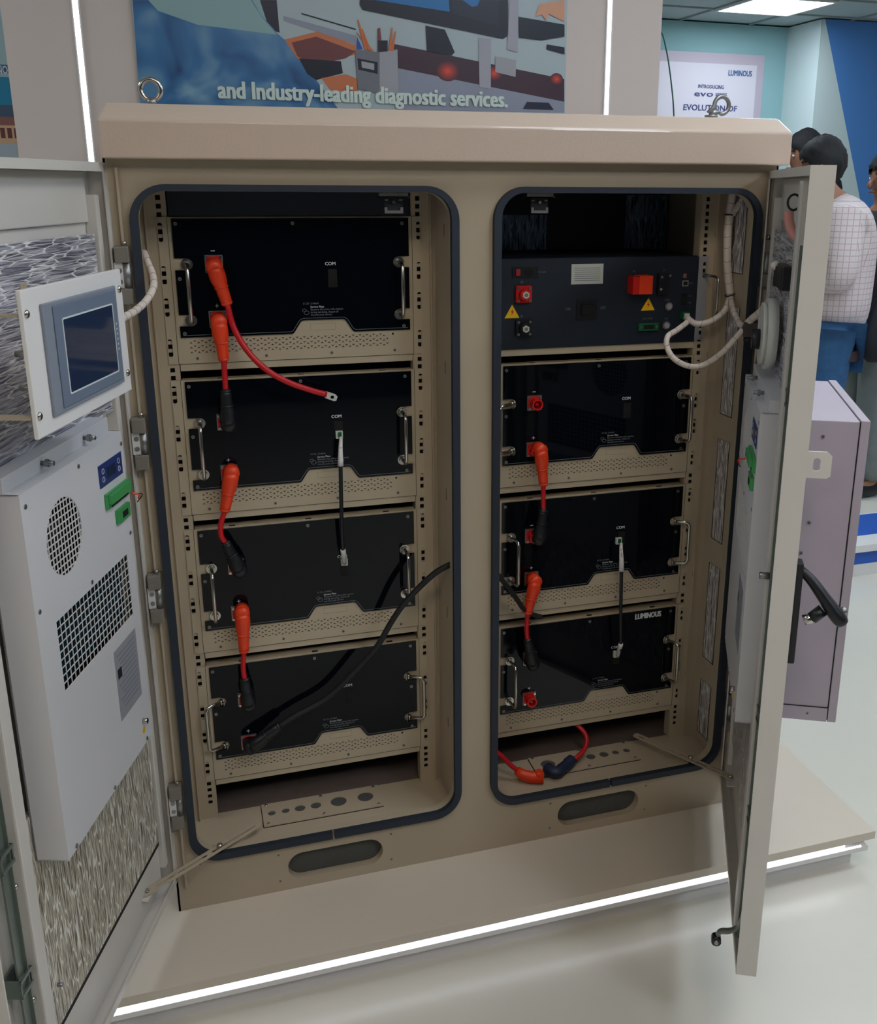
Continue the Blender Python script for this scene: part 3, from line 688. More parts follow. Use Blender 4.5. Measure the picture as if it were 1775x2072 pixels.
# data label etc on left door rim
for z in (-0.56, -0.86, -1.05):
    dl(MB().sphere((0.538, -0.012, z), 0.0045, M['chrome'], 10), 'rivet')
dl(MB().cyl((0.46, -0.018, -1.10), (0.46, -0.010, -1.10), 0.003, M['steel'], 8), 'screw')

# ------------------------------------------------------------------ air conditioning units
def ac_unit(side, TF, label, zt2, zb2, s0, s1):
    """inner half sits on the door, outer half stands out behind it"""
    hx = -0.3076 if side == 'L' else 0.9205
    ang = ANG_L if side == 'L' else ANG_R
    t = thing('air_conditioner', label, 'air conditioner', (hx, 0, zb2), ang, group='door-mounted air conditioners')
    sg = S[side]
    def fx(s): return s if side == 'L' else s0+s1-s       # display always on the right hand side of the face
    def P(mb, name, lab=None):
        mb.v = [(v[0], v[1]*sg, v[2]-zb2) for v in mb.v]
        return mb.build(name, t, label=lab)
    xa, xb3 = s0, s1
    fc, fr = fx(0.359), 0.0555
    g0, g1 = sorted((fx(0.1530), fx(0.4155)))
    fzc = zt2-0.0950
    gz1, gz0 = zt2-0.2015, zt2-0.3095
    # casing with real openings
    c = MB()
    c.plate([(xa, zb2+0.0145), (xb3, zb2+0.0145), (xb3, zt2), (xa, zt2)], [circ(fc, fzc, fr, 32), [(g0, gz0), (g1, gz0), (g1, gz1), (g0, gz1)]], TF, TF-0.002, M['ac_white'])
    c.box(xa, xb3, TF-0.002, TF-0.0005, zb2, zb2+0.0138, M['ac_white'])
    c.box(xa, xa+0.002, -0.018, TF-0.002, zb2, zt2, M['ac_white']).box(xb3-0.002, xb3, -0.018, TF-0.002, zb2, zt2, M['ac_white'])
    c.box(xa, xb3, -0.018, TF-0.002, zt2-0.002, zt2, M['ac_white']).box(xa, xb3, -0.018, TF-0.002, zb2, zb2+0.002, M['ac_white'])
    c.box(xa, xb3, -0.018, -0.015, zb2, zt2, M['dark'])
    P(c, 'casing')
    # fan grille
    g = MB(); yy = TF-0.0012; k = -6
    step = 0.0098
    for k in range(-5, 6):
        o_ = k*step; h_ = math.sqrt(max(0, fr*fr-o_*o_))
        g.box(fc-h_, fc+h_, yy-0.0008, yy+0.0004, fzc+o_-0.0008, fzc+o_+0.0008, M['white'])
        g.box(fc+o_-0.0008, fc+o_+0.0008, yy-0.0008, yy+0.0004, fzc-h_, fzc+h_, M['white'])
    P(g, 'fan_guard', 'white square wire guard over the round fan opening')
    fb = MB(); fb.plate(circ(fc, fzc, fr+0.004, 28), [], TF-0.030, TF-0.034, M['dark']); fb.cyl((fc, TF-0.030, fzc), (fc, TF-0.022, fzc), 0.020, M['steel'] if False else M['blackm'], 20)
    for k in range(7):
        a = 2*pi*k/7; ca, sa = cos(a), sin(a); cb_, sb = cos(a+0.55), sin(a+0.55)
        fb.quad([(fc+0.019*ca, TF-0.026, fzc+0.019*sa), (fc+0.052*ca, TF-0.023, fzc+0.052*sa), (fc+0.052*cb_, TF-0.029, fzc+0.052*sb), (fc+0.019*cb_, TF-0.029, fzc+0.019*sb)], M['blackm'])
    P(fb, 'fan')
    g = MB(); nx = 20; nz = 9
    for k in range(nx+1):
        x = g0+(g1-g0)*k/nx; g.box(x-0.0006, x+0.0006, yy-0.0006, yy+0.0004, gz0, gz1, M['white'])
    for k in range(nz+1):
        z = gz0+(gz1-gz0)*k/nz; g.box(g0, g1, yy-0.0008, yy+0.0004, z-0.0006, z+0.0006, M['white'])
    P(g, 'outlet_grille', 'white square wire grille over teal fins')
    cf = MB().box(g0-0.004, g1+0.004, TF-0.020, TF-0.018, gz0-0.002, gz1+0.004, M['coil'])
    for k in range(44): x = g0+(g1-g0)*(k+0.5)/44; cf.box(x-0.0005, x+0.0005, TF-0.018, TF-0.014, gz0-0.002, gz1+0.004, M['coil'])
    P(cf, 'condenser')
    # blue controller
    b0, b1 = sorted((fx(0.1388), fx(0.2290)))
    b = MB().box(b0, b1, TF, TF+0.0015, zt2-0.0670, zt2-0.0310, M['acblue'], 0.0005)
    b.box((b0+b1)/2-0.016, (b0+b1)/2+0.016, TF+0.0014, TF+0.0019, zt2-0.058, zt2-0.041, M['lcd'])
    for sx2 in (-1, 1):
        for dz in (-0.0425, -0.0555):
            cx2 = (b0+b1)/2+sx2*0.031
            b.plate(circ(cx2, zt2+dz, 0.0045, 14), [circ(cx2, zt2+dz, 0.0036, 14)], TF+0.0019, TF+0.0015, M['whiteprint'])
    P(b, 'controller', 'blue controller with four round keys')
    # green terminal blocks
    e0 = fx(0.207) if side == 'L' else fx(0.286)
    b = MB(); x0_, x1_ = sorted((fx(0.1230), fx(0.2180)))
    b.box(x0_, x1_, TF, TF+0.006, zt2-0.104, zt2-0.080, M['green'], 0.001)
    b.box(x0_+0.014, x1_-0.002, TF+0.006, TF+0.012, zt2-0.096, zt2-0.081, M['green'], 0.001)
    for k in range(10): b.box(x0_+0.016+k*0.007, x0_+0.020+k*0.007, TF+0.0058, TF+0.0070, zt2-0.1035, zt2-0.0975, M['dark'])
    P(b, 'terminal_block', 'green screw terminal block')
    b = MB(); x2_, x3_ = sorted((fx(0.135), fx(0.184)))
    b.box(x2_, x3_, TF, TF+0.006, zt2-0.140, zt2-0.117, M['green'], 0.001).box(x2_+0.012, x3_-0.016, TF+0.0058, TF+0.0068, zt2-0.134, zt2-0.124, M['dark'])
    P(b, 'socket_block', 'small green two-pin socket')
    w = MB().tube(smooth_path([(x0_+0.020, TF+0.012, zt2-0.100), (x0_+0.014, TF+0.022, zt2-0.104), (x0_+0.010, TF+0.020, zt2-0.112)], 4), 0.0016, M['orange'], 6)
    w.tube(smooth_path([(x0_+0.016, TF+0.020, zt2-0.102), (x0_+0.008, TF+0.026, zt2-0.106), (x0_+0.012, TF+0.018, zt2-0.118)], 4), 0.0010, M['black'], 6)
    P(w, 'wire')
    # label
    l0, l1 = sorted((fx(0.1555), fx(0.2470)))
    lb = MB().box(l0, l1, TF, TF+0.0006, zt2-0.457, zt2-0.334, M['label'])
    for k in range(12): lb.box(l0+0.008, l1-0.008-(k % 3)*0.006, TF+0.0006, TF+0.0008, zt2-0.347-k*0.0085, zt2-0.3455-k*0.0085, M['bezel'])
    lb.box((l1 if side == 'L' else l0+0.024)-0.022, (l1 if side == 'L' else l0+0.024)-0.006, TF+0.0007, TF+0.0009, zt2-0.385, zt2-0.368, M['blackm'])
    P(lb, 'rating_label', 'grey printed rating label')
    P(MB().plate(circ(fx(0.1630), zb2+0.028, 0.0055, 16), [], TF+0.0006, TF, M['yellow']), 'sticker', 'small yellow round earth sticker')
    P(MB().cyl((fx(0.1615), TF, zb2+0.0450), (fx(0.1615), TF+0.008, zb2+0.0450), 0.0048, M['chrome'], 12), 'earth_stud', 'chrome earthing stud')
    for (s_, z_) in ((0.457, zt2-0.019), (0.293, zt2-0.012), (0.133, zt2-0.020), (0.457, zt2-0.167), (0.293, zt2-0.193), (0.133, zt2-0.172), (0.442, zb2+0.006), (0.298, zb2+0.006), (0.153, zb2+0.006)):
        P(MB().cyl((fx(s_), TF, z_), (fx(s_), TF+0.0012, z_), 0.0034, M['steel'], 10), 'screw')
    # top flange with studs
    P(MB().box(xa, xb3, -0.018, 0.010, zt2, zt2+0.022, M['ac_white'], 0.001), 'mounting_flange')
    for s_ in (0.22, 0.36): P(MB().cyl((s_, 0.010, zt2+0.012), (s_, 0.028, zt2+0.012), 0.0035, M['steel'], 10).cyl((s_, 0.016, zt2+0.012), (s_, 0.021, zt2+0.012), 0.0058, M['steel'], 6, smooth=False), 'stud_nut')
    # outside housing
    To = 0.1500
    oc = MB()
    oc.box(xa-0.002, xb3, -To+0.016, -0.035, zb2+0.022, zt2-0.008, M['ac_out'], 0.0015)
    P(oc, 'outer_housing', 'lilac grey outer housing behind the door')
    P(MB().box(xa-0.004, xb3+0.001, -To, -To+0.0145, zb2+0.018, zt2-0.006, M['ac_out'], 0.0015).box(xb3-0.002, xb3+0.0004, -To+0.0144, -To+0.0162, zb2+0.022, zt2-0.008, M['dark']), 'outer_cover')
    P(MB().box(xa, xb3+0.001, -To+0.016, -0.035, zb2+0.018, zb2+0.045, M['ac_out'], 0.001).box(xa, xb3+0.0014, -To+0.016, -0.037, zb2+0.0452, zb2+0.0465, M['dark']), 'bottom_pan')
    for (yy2, zz2) in ((-0.078, zt2-0.035), (-0.070, zt2-0.185), (-0.062, zt2-0.240), (-0.10, zb2+0.032)):
        P(MB().cyl((xb3, yy2, zz2), (xb3+0.0012, yy2, zz2), 0.0032, M['steel'], 12).cyl((xb3+0.001, yy2, zz2), (xb3+0.0015, yy2, zz2), 0.0012, M['dark'], 8), 'rivet')
    return t
ac_unit('L', 0.030, 'white air conditioner with round fan opening on the inside of the left door', -0.3220, -0.8730, 0.126, 0.469)
ac_unit('R', 0.024, 'air conditioner let through the right door, its lilac grey housing standing out behind', -0.2943, -0.8680, 0.120, 0.469)

# ------------------------------------------------------------------ touch screen panel on the left door
hm = thing('touch_screen_panel', 'white control panel with grey-framed touch screen, bracketed to the left door', 'control panel', (-0.3076, 0, -0.30), ANG_L)
def HP(mb, name, lab=None):
    mb.v = [(v[0], v[1], v[2]+0.30) for v in mb.v]; return mb.build(name, hm, label=lab)
HP(MB().box(0.2425, 0.5390, 0.0945, 0.100, -0.2300, -0.0555, M['white'], 0.0012), 'plate')
HP(MB().box(0.2760, 0.4985, 0.100, 0.1045, -0.2118, -0.0755, M['bezel2'], 0.002), 'bezel', 'slate grey bezel')
HP(MB().box(0.2830, 0.4760, 0.1045, 0.1062, -0.2058, -0.0810, M['bezel'], 0.001), 'bezel_face')
HP(MB().plate(rrect(0.2985, 0.4565, -0.1925, -0.0975, 0.003, 3), [rrect(0.3005, 0.4545, -0.1905, -0.0995, 0.002, 3)], 0.1068, 0.1061, M['whiteprint']), 'screen_trim')
HP(MB().box(0.3005, 0.4545, 0.1060, 0.1065, -0.1905, -0.0995, M['lcd']), 'screen', 'dark blue touch screen')
lg = MB()
for k in range(6): lg.box(0.2895, 0.2925, 0.1062, 0.1065, -0.128-k*0.0070, -0.1255-k*0.0070, M['whiteprint'])
HP(lg, 'key_print')
for s_, z_ in ((0.254, -0.0830), (0.531, -0.0830), (0.254, -0.2030), (0.531, -0.2030)):
    HP(MB().sphere((s_, 0.1005, z_), 0.0052, M['chrome'], 12, sy=0.6), 'screw')
for s_ in (0.531, 0.29):
    for z_ in (-0.085, -0.205):
        HP(MB().box(s_-0.010, s_+0.010, -0.020, 0.094, z_-0.0012, z_+0.0012, M['cream']).box(s_-0.010, s_+0.010, -0.019, -0.017, z_-0.012, z_+0.012, M['cream']), 'bracket')
for z_ in (-0.13, -0.17): HP(MB().cyl((0.527, 0.0945, z_), (0.527, 0.080, z_), 0.004, M['steel'], 8), 'stud')

# ------------------------------------------------------------------ battery modules
def build_battery():
    t = thing('battery_module', '', 'battery module', (0, D, 0))
    W2, H2 = 0.2165, 0.2136
    c = MB(); c.box(-0.2215, 0.2215, 0.0015, 0.030, -0.2768, 0.0016, M['unit'], 0.0008).box(-0.2210, 0.2210, 0.0301, 0.25, -0.2766, 0.0012, M['dark'])
    for x in (-0.15, 0.0, 0.16): c.box(x-0.006, x+0.006, 0.004, 0.010, 0.0016, 0.0028, M['dark'])
    c.build('casing', t)
    # face plate with slotted ears
    f = MB(); slots = []
    for sx2 in (-1, 1):
        for z0, z1 in ((-0.0070, -0.0405), (-0.0830, -0.1165), (-0.1410, -0.1745), (-0.2160, -0.2495)):
            slots.append(rrect(sx2*0.2365-0.0040, sx2*0.2365+0.0040, z1, z0, 0.0038, 4))
    f.plate([(-RX, -0.2632), (RX, -0.2632), (RX, 0.0030), (-RX, 0.0030)], slots, 0.0, 0.0014, M['unit'])
    for sx2 in (-1, 1): f.box(sx2*0.2238-0.0004, sx2*0.2238+0.0004, -0.0002, 0.0, -0.2632, 0.003, M['hole'])
    f.box(-0.2235, 0.2235, -0.0002, 0.0, -0.2634, -0.2628, M['hole'])
    # punched chevron vents
    for r_ in range(3):
        z = -0.2208-0.0091*r_
        for k in range(28):
            x = -0.1925+k*0.01345
            if not (r_ == 0 and k > 26):
                f.quad([(x-0.0031, -0.0003, z+0.0014), (x, -0.0003, z-0.0019), (x+0.0031, -0.0003, z+0.0014), (x, -0.0003, z+0.0004)], M['hole'])
            x2 = x-0.0067; z2 = z-0.0034
            f.quad([(x2-0.0031, -0.0003, z2-0.0014), (x2, -0.0003, z2-0.0004), (x2+0.0031, -0.0003, z2-0.0014), (x2, -0.0003, z2+0.0019)], M['hole'])
    f.plate(circ(0.182, -0.2212, 0.0022, 10), [], -0.0003, 0.0, M['hole'])
    # engraved rectangle on the raised tongue
    for a_ in ((0.0217, 0.0701, -0.1964, -0.1960), (0.0217, 0.0701, -0.2086, -0.2082), (0.0217, 0.0221, -0.2086, -0.1960), (0.0697, 0.0701, -0.2086, -0.1960)):
        f.box(a_[0], a_[1], -0.0002, 0.0, a_[2], a_[3], M['grey'])
    f.build('face_plate', t)
    # glossy front panel
    def notch(sx2, top, bot):
        r_ = (top-bot)/2; c_ = (top+bot)/2
        p = [(sx2*W2, top), (sx2*0.1985, top)]
        for k in range(1, 8): 
            a_ = pi/2+pi*k/8
            p.append((sx2*(0.1985+r_*cos(a_)), c_+r_*sin(a_)))
        return p + [(sx2*0.1985, bot), (sx2*W2, bot)]
    R_ = notch(1, -0.0712, -0.0925) + notch(1, -0.1716, -0.1930)
    L_ = notch(-1, -0.0696, -0.0910) + notch(-1, -0.1716, -0.1930)
    bump = [(0.1075, -H2), (0.1040, -0.2125), (0.1015, -0.2095), (0.0905, -0.1925), (0.0880, -0.1898), (0.0845, -0.1885), (0.0095, -0.1885), (0.0055, -0.1898), (0.0030, -0.1925), (-0.0080, -0.2095), (-0.0105, -0.2125), (-0.0140, -H2)]
    outline = [(-W2, 0.0), (W2, 0.0)] + R_ + [(W2, -H2)] + bump + [(-W2, -H2)] + L_[::-1]
    p = MB(); p.plate(outline, [], -0.0032, -0.0004, M['gloss'])
    # thin light pinstripe inside the lower edge
    line = [(-W2+0.004, -H2+0.0040), (-0.0150, -H2+0.0040), (-0.0118, -0.2095+0.0012), (0.0002, -0.1905), (0.0045, -0.1862), (0.0095, -0.1848), (0.0855, -0.1848), (0.0905, -0.1868), (0.0935, -0.1900), (0.1042, -0.2072), (0.1080, -0.2096), (W2-0.004, -H2+0.0040)]
    for a_, b_ in zip(line, line[1:]):
        d_ = Vector((b_[0]-a_[0], b_[1]-a_[1])).normalized()*0.00035
        p.quad([(a_[0]-d_.y, -0.0034, a_[1]+d_.x), (b_[0]-d_.y, -0.0034, b_[1]+d_.x), (b_[0]+d_.y, -0.0034, b_[1]-d_.x), (a_[0]+d_.y, -0.0034, a_[1]-d_.x)], M['greyprint'])
    p.build('front_panel', t)
    # com port recess
    MB().box(0.0590, 0.0760, -0.0036, -0.0031, -0.1275, -0.0935, M['dark']).box(0.0620, 0.0745, -0.0040, -0.0034, -0.1260, -0.1140, M['hole']).build('com_port', t)
    # lettering
    l = MB(); y = -0.0036
    l.text('COM', 0.0088, M['whiteprint'], lambda a_, b_: (0.0642+a_, y, -0.0862+b_), width=0.0196, thick=0.00022)
    l.box(-0.1520, -0.1450, y, y+0.0002, -0.0578, -0.0562, M['whiteprint'])
    l.box(-0.1514, -0.1446, y, y+0.0002, -0.1572, -0.1560, M['whiteprint']).box(-0.1486, -0.1474, y-0.0001, y+0.0001, -0.1600, -0.1532, M['whiteprint'])
    l.text('51.2V, 314AH', 0.0052, M['greyprint'], lambda a_, b_: (0.0095+a_, y, -0.1590+b_), align='LEFT')
    l.text('Service Plate', 0.0056, M['whiteprint'], lambda a_, b_: (0.0230+a_, y, -0.1655+b_), align='LEFT', bold=0.004, sx=0.9)
    for s2, z2 in (('Remove this plate with caution', -0.1705), ('during servicing. Attach all', -0.1755), ('mounts post service', -0.1805)):
        l.text(s2, 0.0054, M['greyprint'], lambda a_, b_, z2=z2: (0.0230+a_, y, z2+b_), align='LEFT', sx=0.92)
    for cx2, cz2, r2 in ((0.0115, -0.1700, 0.0040), (0.0155, -0.1745, 0.0050)):
        l.plate(circ(cx2, cz2, r2, 16, r2*0.8), [circ(cx2, cz2, r2-0.0007, 16, (r2-0.0007)*0.8)], y, y+0.0002, M['greyprint'])
    l.build('lettering', t)
    # screws
    for x, z in ((-0.2098, -0.0089), (-0.0027, -0.0089), (0.2037, -0.0098), (-0.2097, -0.1063), (0.2043, -0.1081), (-0.2088, -0.2060), (0.2040, -0.2060)):
        s = MB().cyl((x, -0.0032, z), (x, -0.0046, z), 0.0033, M['steel'], 12)
        s.box(x-0.0018, x+0.0018, -0.0048, -0.0046, z-0.0004, z+0.0004, M['hole']).box(x-0.0004, x+0.0004, -0.0049, -0.0046, z-0.0018, z+0.0018, M['hole'])
        s.build('panel_screw', t)
    for x in (-0.1899, -0.0637, 0.0607, 0.1850):
        MB().cyl((x, 0.0, -0.2537), (x, -0.0010, -0.2537), 0.0030, M['grey'], 10).cyl((x, -0.001, -0.2537), (x, -0.0012, -0.2537), 0.0012, M['hole'], 6).build('casing_screw', t)
    # handles, hung on their own pivots
    for sx2, z1, z0 in ((-1, -0.0803, -0.1823), (1, -0.0820, -0.1825)):
        h = MB()
        pts = [(0, 0.0, z1), (0, -0.028, z1), (0, -0.034, z1-0.002), (0, -0.038, z1-0.008), (0, -0.038, z0+0.008), (0, -0.034, z0+0.002), (0, -0.028, z0), (0, 0.0, z0)]
        h.tube(pts, 0.0038, M['chrome'], 10)
        for z in (z1, z0):
            h.cyl((0, 0.0, z), (0, -0.0022, z), 0.0105, M['chrome'], 20); h.cyl((0, -0.0022, z), (0, -0.0065, z), 0.0068, M['chrome'], 16)
        h.build('handle', t, loc=(sx2*0.1955, -0.0030 if sx2 else 0, 0))
    # terminal sockets
    for z, nm in ((-0.0803, 'negative'), (-0.1815, 'positive')):
        s = MB(); x = -0.1480
        s.plate(rrect(x-0.0160, x+0.0160, z-0.0160, z+0.0160, 0.0012, 2), [], -0.0060, -0.0030, M['label2'] if nm == 'x' else M['steel'])
        s.plate(rrect(x-0.0140, x+0.0140, z-0.0140, z+0.0140, 0.003, 3), [], -0.0085, -0.0060, M['redsock'])
        for dx in (-1, 1):
            for dz in (-1, 1): s.cyl((x+dx*0.0118, -0.0085, z+dz*0.0118), (x+dx*0.0118, -0.0105, z+dz*0.0118), 0.0027, M['chrome'], 10)
        s.tube([(x, -0.0085, z), (x, -0.0270, z)], 0.0118, M['redsock'], 24, caps=False)
        s.plate(circ(x, z, 0.0118, 24), [circ(x, z, 0.0085, 24)], -0.0275, -0.0265, M['redsock'])
        s.tube([(x, -0.0100, z), (x, -0.0270, z)], 0.0085, M['redsock'], 24, caps=False)
        s.cyl((x, -0.0085, z), (x, -0.0220, z), 0.0035, M['redsock'], 12)
        s.build('terminal_socket', t)
    return t
def copy_tree(o, parent=None):
    c = o.copy(); COL.objects.link(c)
    if parent: c.parent = parent
    for ch in [x for x in bpy.data.objects if x.parent == o]:
        copy_tree(ch, c)
    return c
bat = build_battery()
spots = [('L', 0, 'black-fronted battery module at the top of the left rack', (0, 0)),
         ('L', 1, 'black-fronted battery module second from the top of the left rack', (0, 0)),
         ('L', 2, 'black-fronted battery module third from the top of the left rack', (0, 0)),
         ('L', 3, 'black-fronted battery module at the bottom of the left rack, handles swung outwards', (-62, 62)),
         ('R', 1, 'black-fronted battery module in the right rack right under the control unit', (-62, 14)),
         ('R', 2, 'black-fronted battery module in the middle of the three in the right rack', (8, 62)),
         ('R', 3, 'black-fronted battery module at the bottom of the right rack with white maker name', (4, 25))]
mods = {}
allb = []
for i, sp_ in enumerate(spots):
    allb.append(bat if i == 0 else copy_tree(bat))
for o, (rk, k, lab, hang) in zip(allb, spots):
    o.location = (0.0 if rk == 'L' else XR, D, -PITCH*k); o['label'] = lab; o['group'] = 'black-fronted battery modules'
    hs = sorted([c for c in bpy.data.objects if c.parent == o and c.name.startswith('handle')], key=lambda c: c.location.x)
    for h, a in zip(hs, hang): h.rotation_euler = (0, 0, radians(a))
    mods[(rk, k)] = o
lg = MB(); lg.text('LUMINOUS', 0.0190, M['whiteprint'], lambda a_, b_: (0.1451+a_, -0.0037, -0.0190+b_), width=0.0655, thick=0.0009)
lg.build('maker_name', mods[('R', 3)])

# ------------------------------------------------------------------ control unit, top of the right rack
cu_ = thing('control_unit', 'dark navy high-voltage control unit at the top of the right rack', 'control unit', (XR, D, 0))
MB().box(-0.2200, 0.2200, 0.0020, 0.25, -0.2750, -0.0800, M['navy']).box(-0.2212, 0.2212, 0.0012, 0.25, -0.2770, -0.2630, M['unit']).build('casing', cu_)
f = MB()
sl2 = []
for z0, z1 in ((-0.0930, -0.1260), (-0.2280, -0.2560)): sl2.append(rrect(0.2360-0.0040, 0.2360+0.0040, z1, z0, 0.0038, 4))
f.plate([(0.2212, -0.2600), (0.2440, -0.2600), (0.2440, -0.0810), (0.2212, -0.0810)], sl2, -0.0005, 0.0012, M['label'])
f.build('mounting_ear', cu_); f = MB()
f.plate([(-0.2440, -0.2600), (-0.2212, -0.2600), (-0.2212, -0.0810), (-0.2440, -0.0810)], [], -0.0005, 0.0012, M['label'])
f.build('mounting_ear', cu_)
MB().box(-0.2212, 0.2212, -0.0010, 0.0015, -0.2632, -0.0815, M['navy']).build('front_panel', cu_)
def sq_sock(x, z, m, name, body):
    s = MB(); s.plate(rrect(x-0.0170, x+0.0170, z-0.0170, z+0.0170, 0.002, 2), [], -0.0085, -0.0010, m)
    for dx in (-1, 1):
        for dz in (-1, 1): s.cyl((x+dx*0.0125, -0.0085, z+dz*0.0125), (x+dx*0.0125, -0.0110, z+dz*0.0125), 0.0030, M['chrome'], 10)
    s.tube([(x, -0.0085, z), (x, -0.0200, z)], 0.0110, m, 20)
    s.cyl((x, -0.0200, z), (x, -0.0225, z), 0.0075, M['label2'], 6, smooth=False).cyl((x, -0.0225, z), (x, -0.0232, z), 0.0040, body, 10)
    s.build(name, cu_)
sq_sock(-0.1755, -0.1505, M['redsock'], 'positive_socket', M['grey'])
sq_sock(-0.1745, -0.2190, M['black'], 'negative_socket', M['grey'])
MB().box(-0.1995, -0.1440, -0.0030, -0.0010, -0.1180, -0.0965, M['black']).box(-0.1925, -0.1830, -0.0060, -0.0030, -0.1135, -0.1005, mat('red rocker', (176, 34, 48), 0.4), 0.001).plate(circ(-0.1645, -0.1075, 0.0105, 18, 0.008), [], -0.0038, -0.003, M['dark']).build('power_inlet', cu_)
for x, z, h_ in ((-0.1984, -0.1712, 0.0272), (0.1063, -0.1652, 0.0268)):
    w_ = MB(); a_ = h_
    w_.plate([(x-0.0160, z-a_), (x+0.0160, z-a_), (x, z)], [], -0.0016, -0.0010, M['yellow'])
    w_.plate([(x+0.0022, z-0.0075), (x-0.0030, z-0.0155), (x+0.0002, z-0.0155), (x-0.0018, z-0.0225), (x+0.0038, z-0.0135), (x+0.0006, z-0.0135)], [], -0.0021, -0.0016, M['redsock'])
    w_.build('warning_sticker', cu_)
lb = MB().box(-0.0711, 0.0000, -0.0018, -0.0010, -0.1335, -0.0925, M['label2'], 0.0003)
for k in range(7): lb.box(-0.0640, -0.0070, -0.0021, -0.0018, -0.1265+k*0.0042, -0.1255+k*0.0042, M['greyprint'])
lb.build('data_label', cu_)
MB().box(-0.0577, -0.0116, -0.0040, -0.0010, -0.2060, -0.1640, M['black'], 0.001).box(-0.0480, -0.0215, -0.0090, -0.0040, -0.1960, -0.1760, M['dark'], 0.001).build('breaker', cu_)
MB().box(0.0563, 0.0700, -0.0290, -0.0010, -0.1545, -0.1185, M['redsock'], 0.001).box(0.0700, 0.1010, -0.0300, -0.0010, -0.1545, -0.1165, M['orange'], 0.001).build('terminal_cover', cu_, label='orange square terminal cover')
MB().box(0.1234, 0.1460, -0.0120, -0.0010, -0.1588, -0.1150, M['black'], 0.001).cyl((0.1296, -0.012, -0.1217), (0.1296, -0.014, -0.1217), 0.003, M['chrome'], 8).cyl((0.1287, -0.012, -0.1468), (0.1287, -0.014, -0.1468), 0.003, M['chrome'], 8).cyl((0.1541, -0.001, -0.1201), (0.1541, -0.003, -0.1201), 0.003, M['chrome'], 8).build('terminal_block', cu_)
for x, z in ((0.1534, -0.1845), (0.1499, -0.2247)):
    MB().cyl((x, -0.001, z), (x, -0.006, z), 0.0092, M['chrome'], 22).cyl((x, -0.006, z), (x, -0.0085, z), 0.0062, M['label'], 18).build('push_button', cu_)
MB().box(0.0844, 0.1304, -0.0080, -0.0010, -0.2345, -0.2185, M['greend'], 0.001).box(0.0950, 0.1200, -0.0085, -0.0080, -0.2310, -0.2220, M['dark']).cyl((0.0890, -0.008, -0.2265), (0.0890, -0.0095, -0.2265), 0.0022, M['steel'], 8).cyl((0.1258, -0.008, -0.2265), (0.1258, -0.0095, -0.2265), 0.0022, M['steel'], 8).build('signal_socket', cu_, label='green signal socket')
for z in (-0.1371, -0.1643, -0.1782):
    MB().box(0.1845, 0.1985, -0.0022, -0.0010, z-0.0060, z+0.0060, M['label'] if z > -0.15 else M['black']).box(0.1865, 0.1965, -0.0026, -0.0020, z-0.0042, z+0.0040, M['dark']).build('network_port', cu_)
MB().box(0.1855, 0.1930, -0.0022, -0.0010, -0.1255, -0.1165, mat('red indicator', (150, 96, 92), 0.4)).build('indicator', cu_)
MB().box(0.1830, 0.2000, -0.0150, -0.0010, -0.2130, -0.1970, M['greend'], 0.001).box(0.1850, 0.1960, -0.0220, -0.0150, -0.2120, -0.1990, M['label2'], 0.001).build('signal_plug', cu_)
for s2, x, z, sz in (('AC Input', -0.1358, -0.1085, 0.0058), ('B+', -0.1772, -0.1290, 0.0075), ('B-', -0.1771, -0.1980, 0.0075), ('ON', -0.0762, -0.1865, 0.0085), ('OFF', 0.0026, -0.1865, 0.0085), ('P+', 0.0708, -0.1120, 0.0065), ('P-', 0.1405, -0.1110, 0.0065), ('Active', 0.1520, -0.1725, 0.0052), ('Start', 0.1510, -0.2125, 0.0052), ('RS485', 0.2050, -0.1385, 0.0038), ('CAN', 0.2050, -0.1655, 0.0038), ('COM', 0.2050, -0.1795, 0.0038), ('A1 B1 A2 B2', 0.1070, -0.2110, 0.0050)):
    MB().text(s2, sz, M['greyprint'], lambda a_, b_, x=x, z=z: (x+a_, -0.0013, z+b_), bold=0.004, sx=0.85).build('lettering', cu_)
hnd = MB().tube([(0.2300, 0.0, -0.120), (0.2420, -0.0300, -0.1215), (0.2450, -0.0380, -0.1250), (0.2450, -0.0400, -0.1320), (0.2450, -0.0400, -0.2150), (0.2420, -0.0330, -0.2200), (0.2300, 0.0, -0.2220)], 0.0032, M['chrome'], 8)
hnd.v = [(v[0]+0.004, v[1], v[2]) for v in hnd.v]
hnd.build('handle', cu_)

# ------------------------------------------------------------------ power cables with angled plugs
def plug(mb, a, b, m, r=0.0150, yb=None):
    """angled plug: round head standing on the socket at a, sleeve running to b"""
    a = Vector(a); b = Vector(b); d = (b-a)
    mb.cyl((a.x, D-0.0115, a.z), (a.x, a.y-0.004, a.z), r*0.98, m, 20)
    mb.sphere((a.x, a.y-0.002, a.z), r, m, 20, sy=0.62)
    n = 9; pts = []; rs = []
    prof = (0.92, 1.0, 1.0, 0.96, 0.80, 0.76, 0.74, 0.70, 0.66)
    for k in range(n):
        t = k/(n-1); pts.append(a+d*t); rs.append(r*prof[k])
    mb.tube(pts, rs, m, 14, flat=0.85)
    c_ = a+d*0.55; u = d.normalized()
    mb.tube([c_-u*0.0015, c_+u*0.0015], [r*0.86, r*0.86], m, 14, flat=0.85)
    e_ = b-u*0.003
    mb.tube([e_, b, b+u*0.003], [r*0.70, r*0.68, r*0.50], m, 14, flat=0.85)
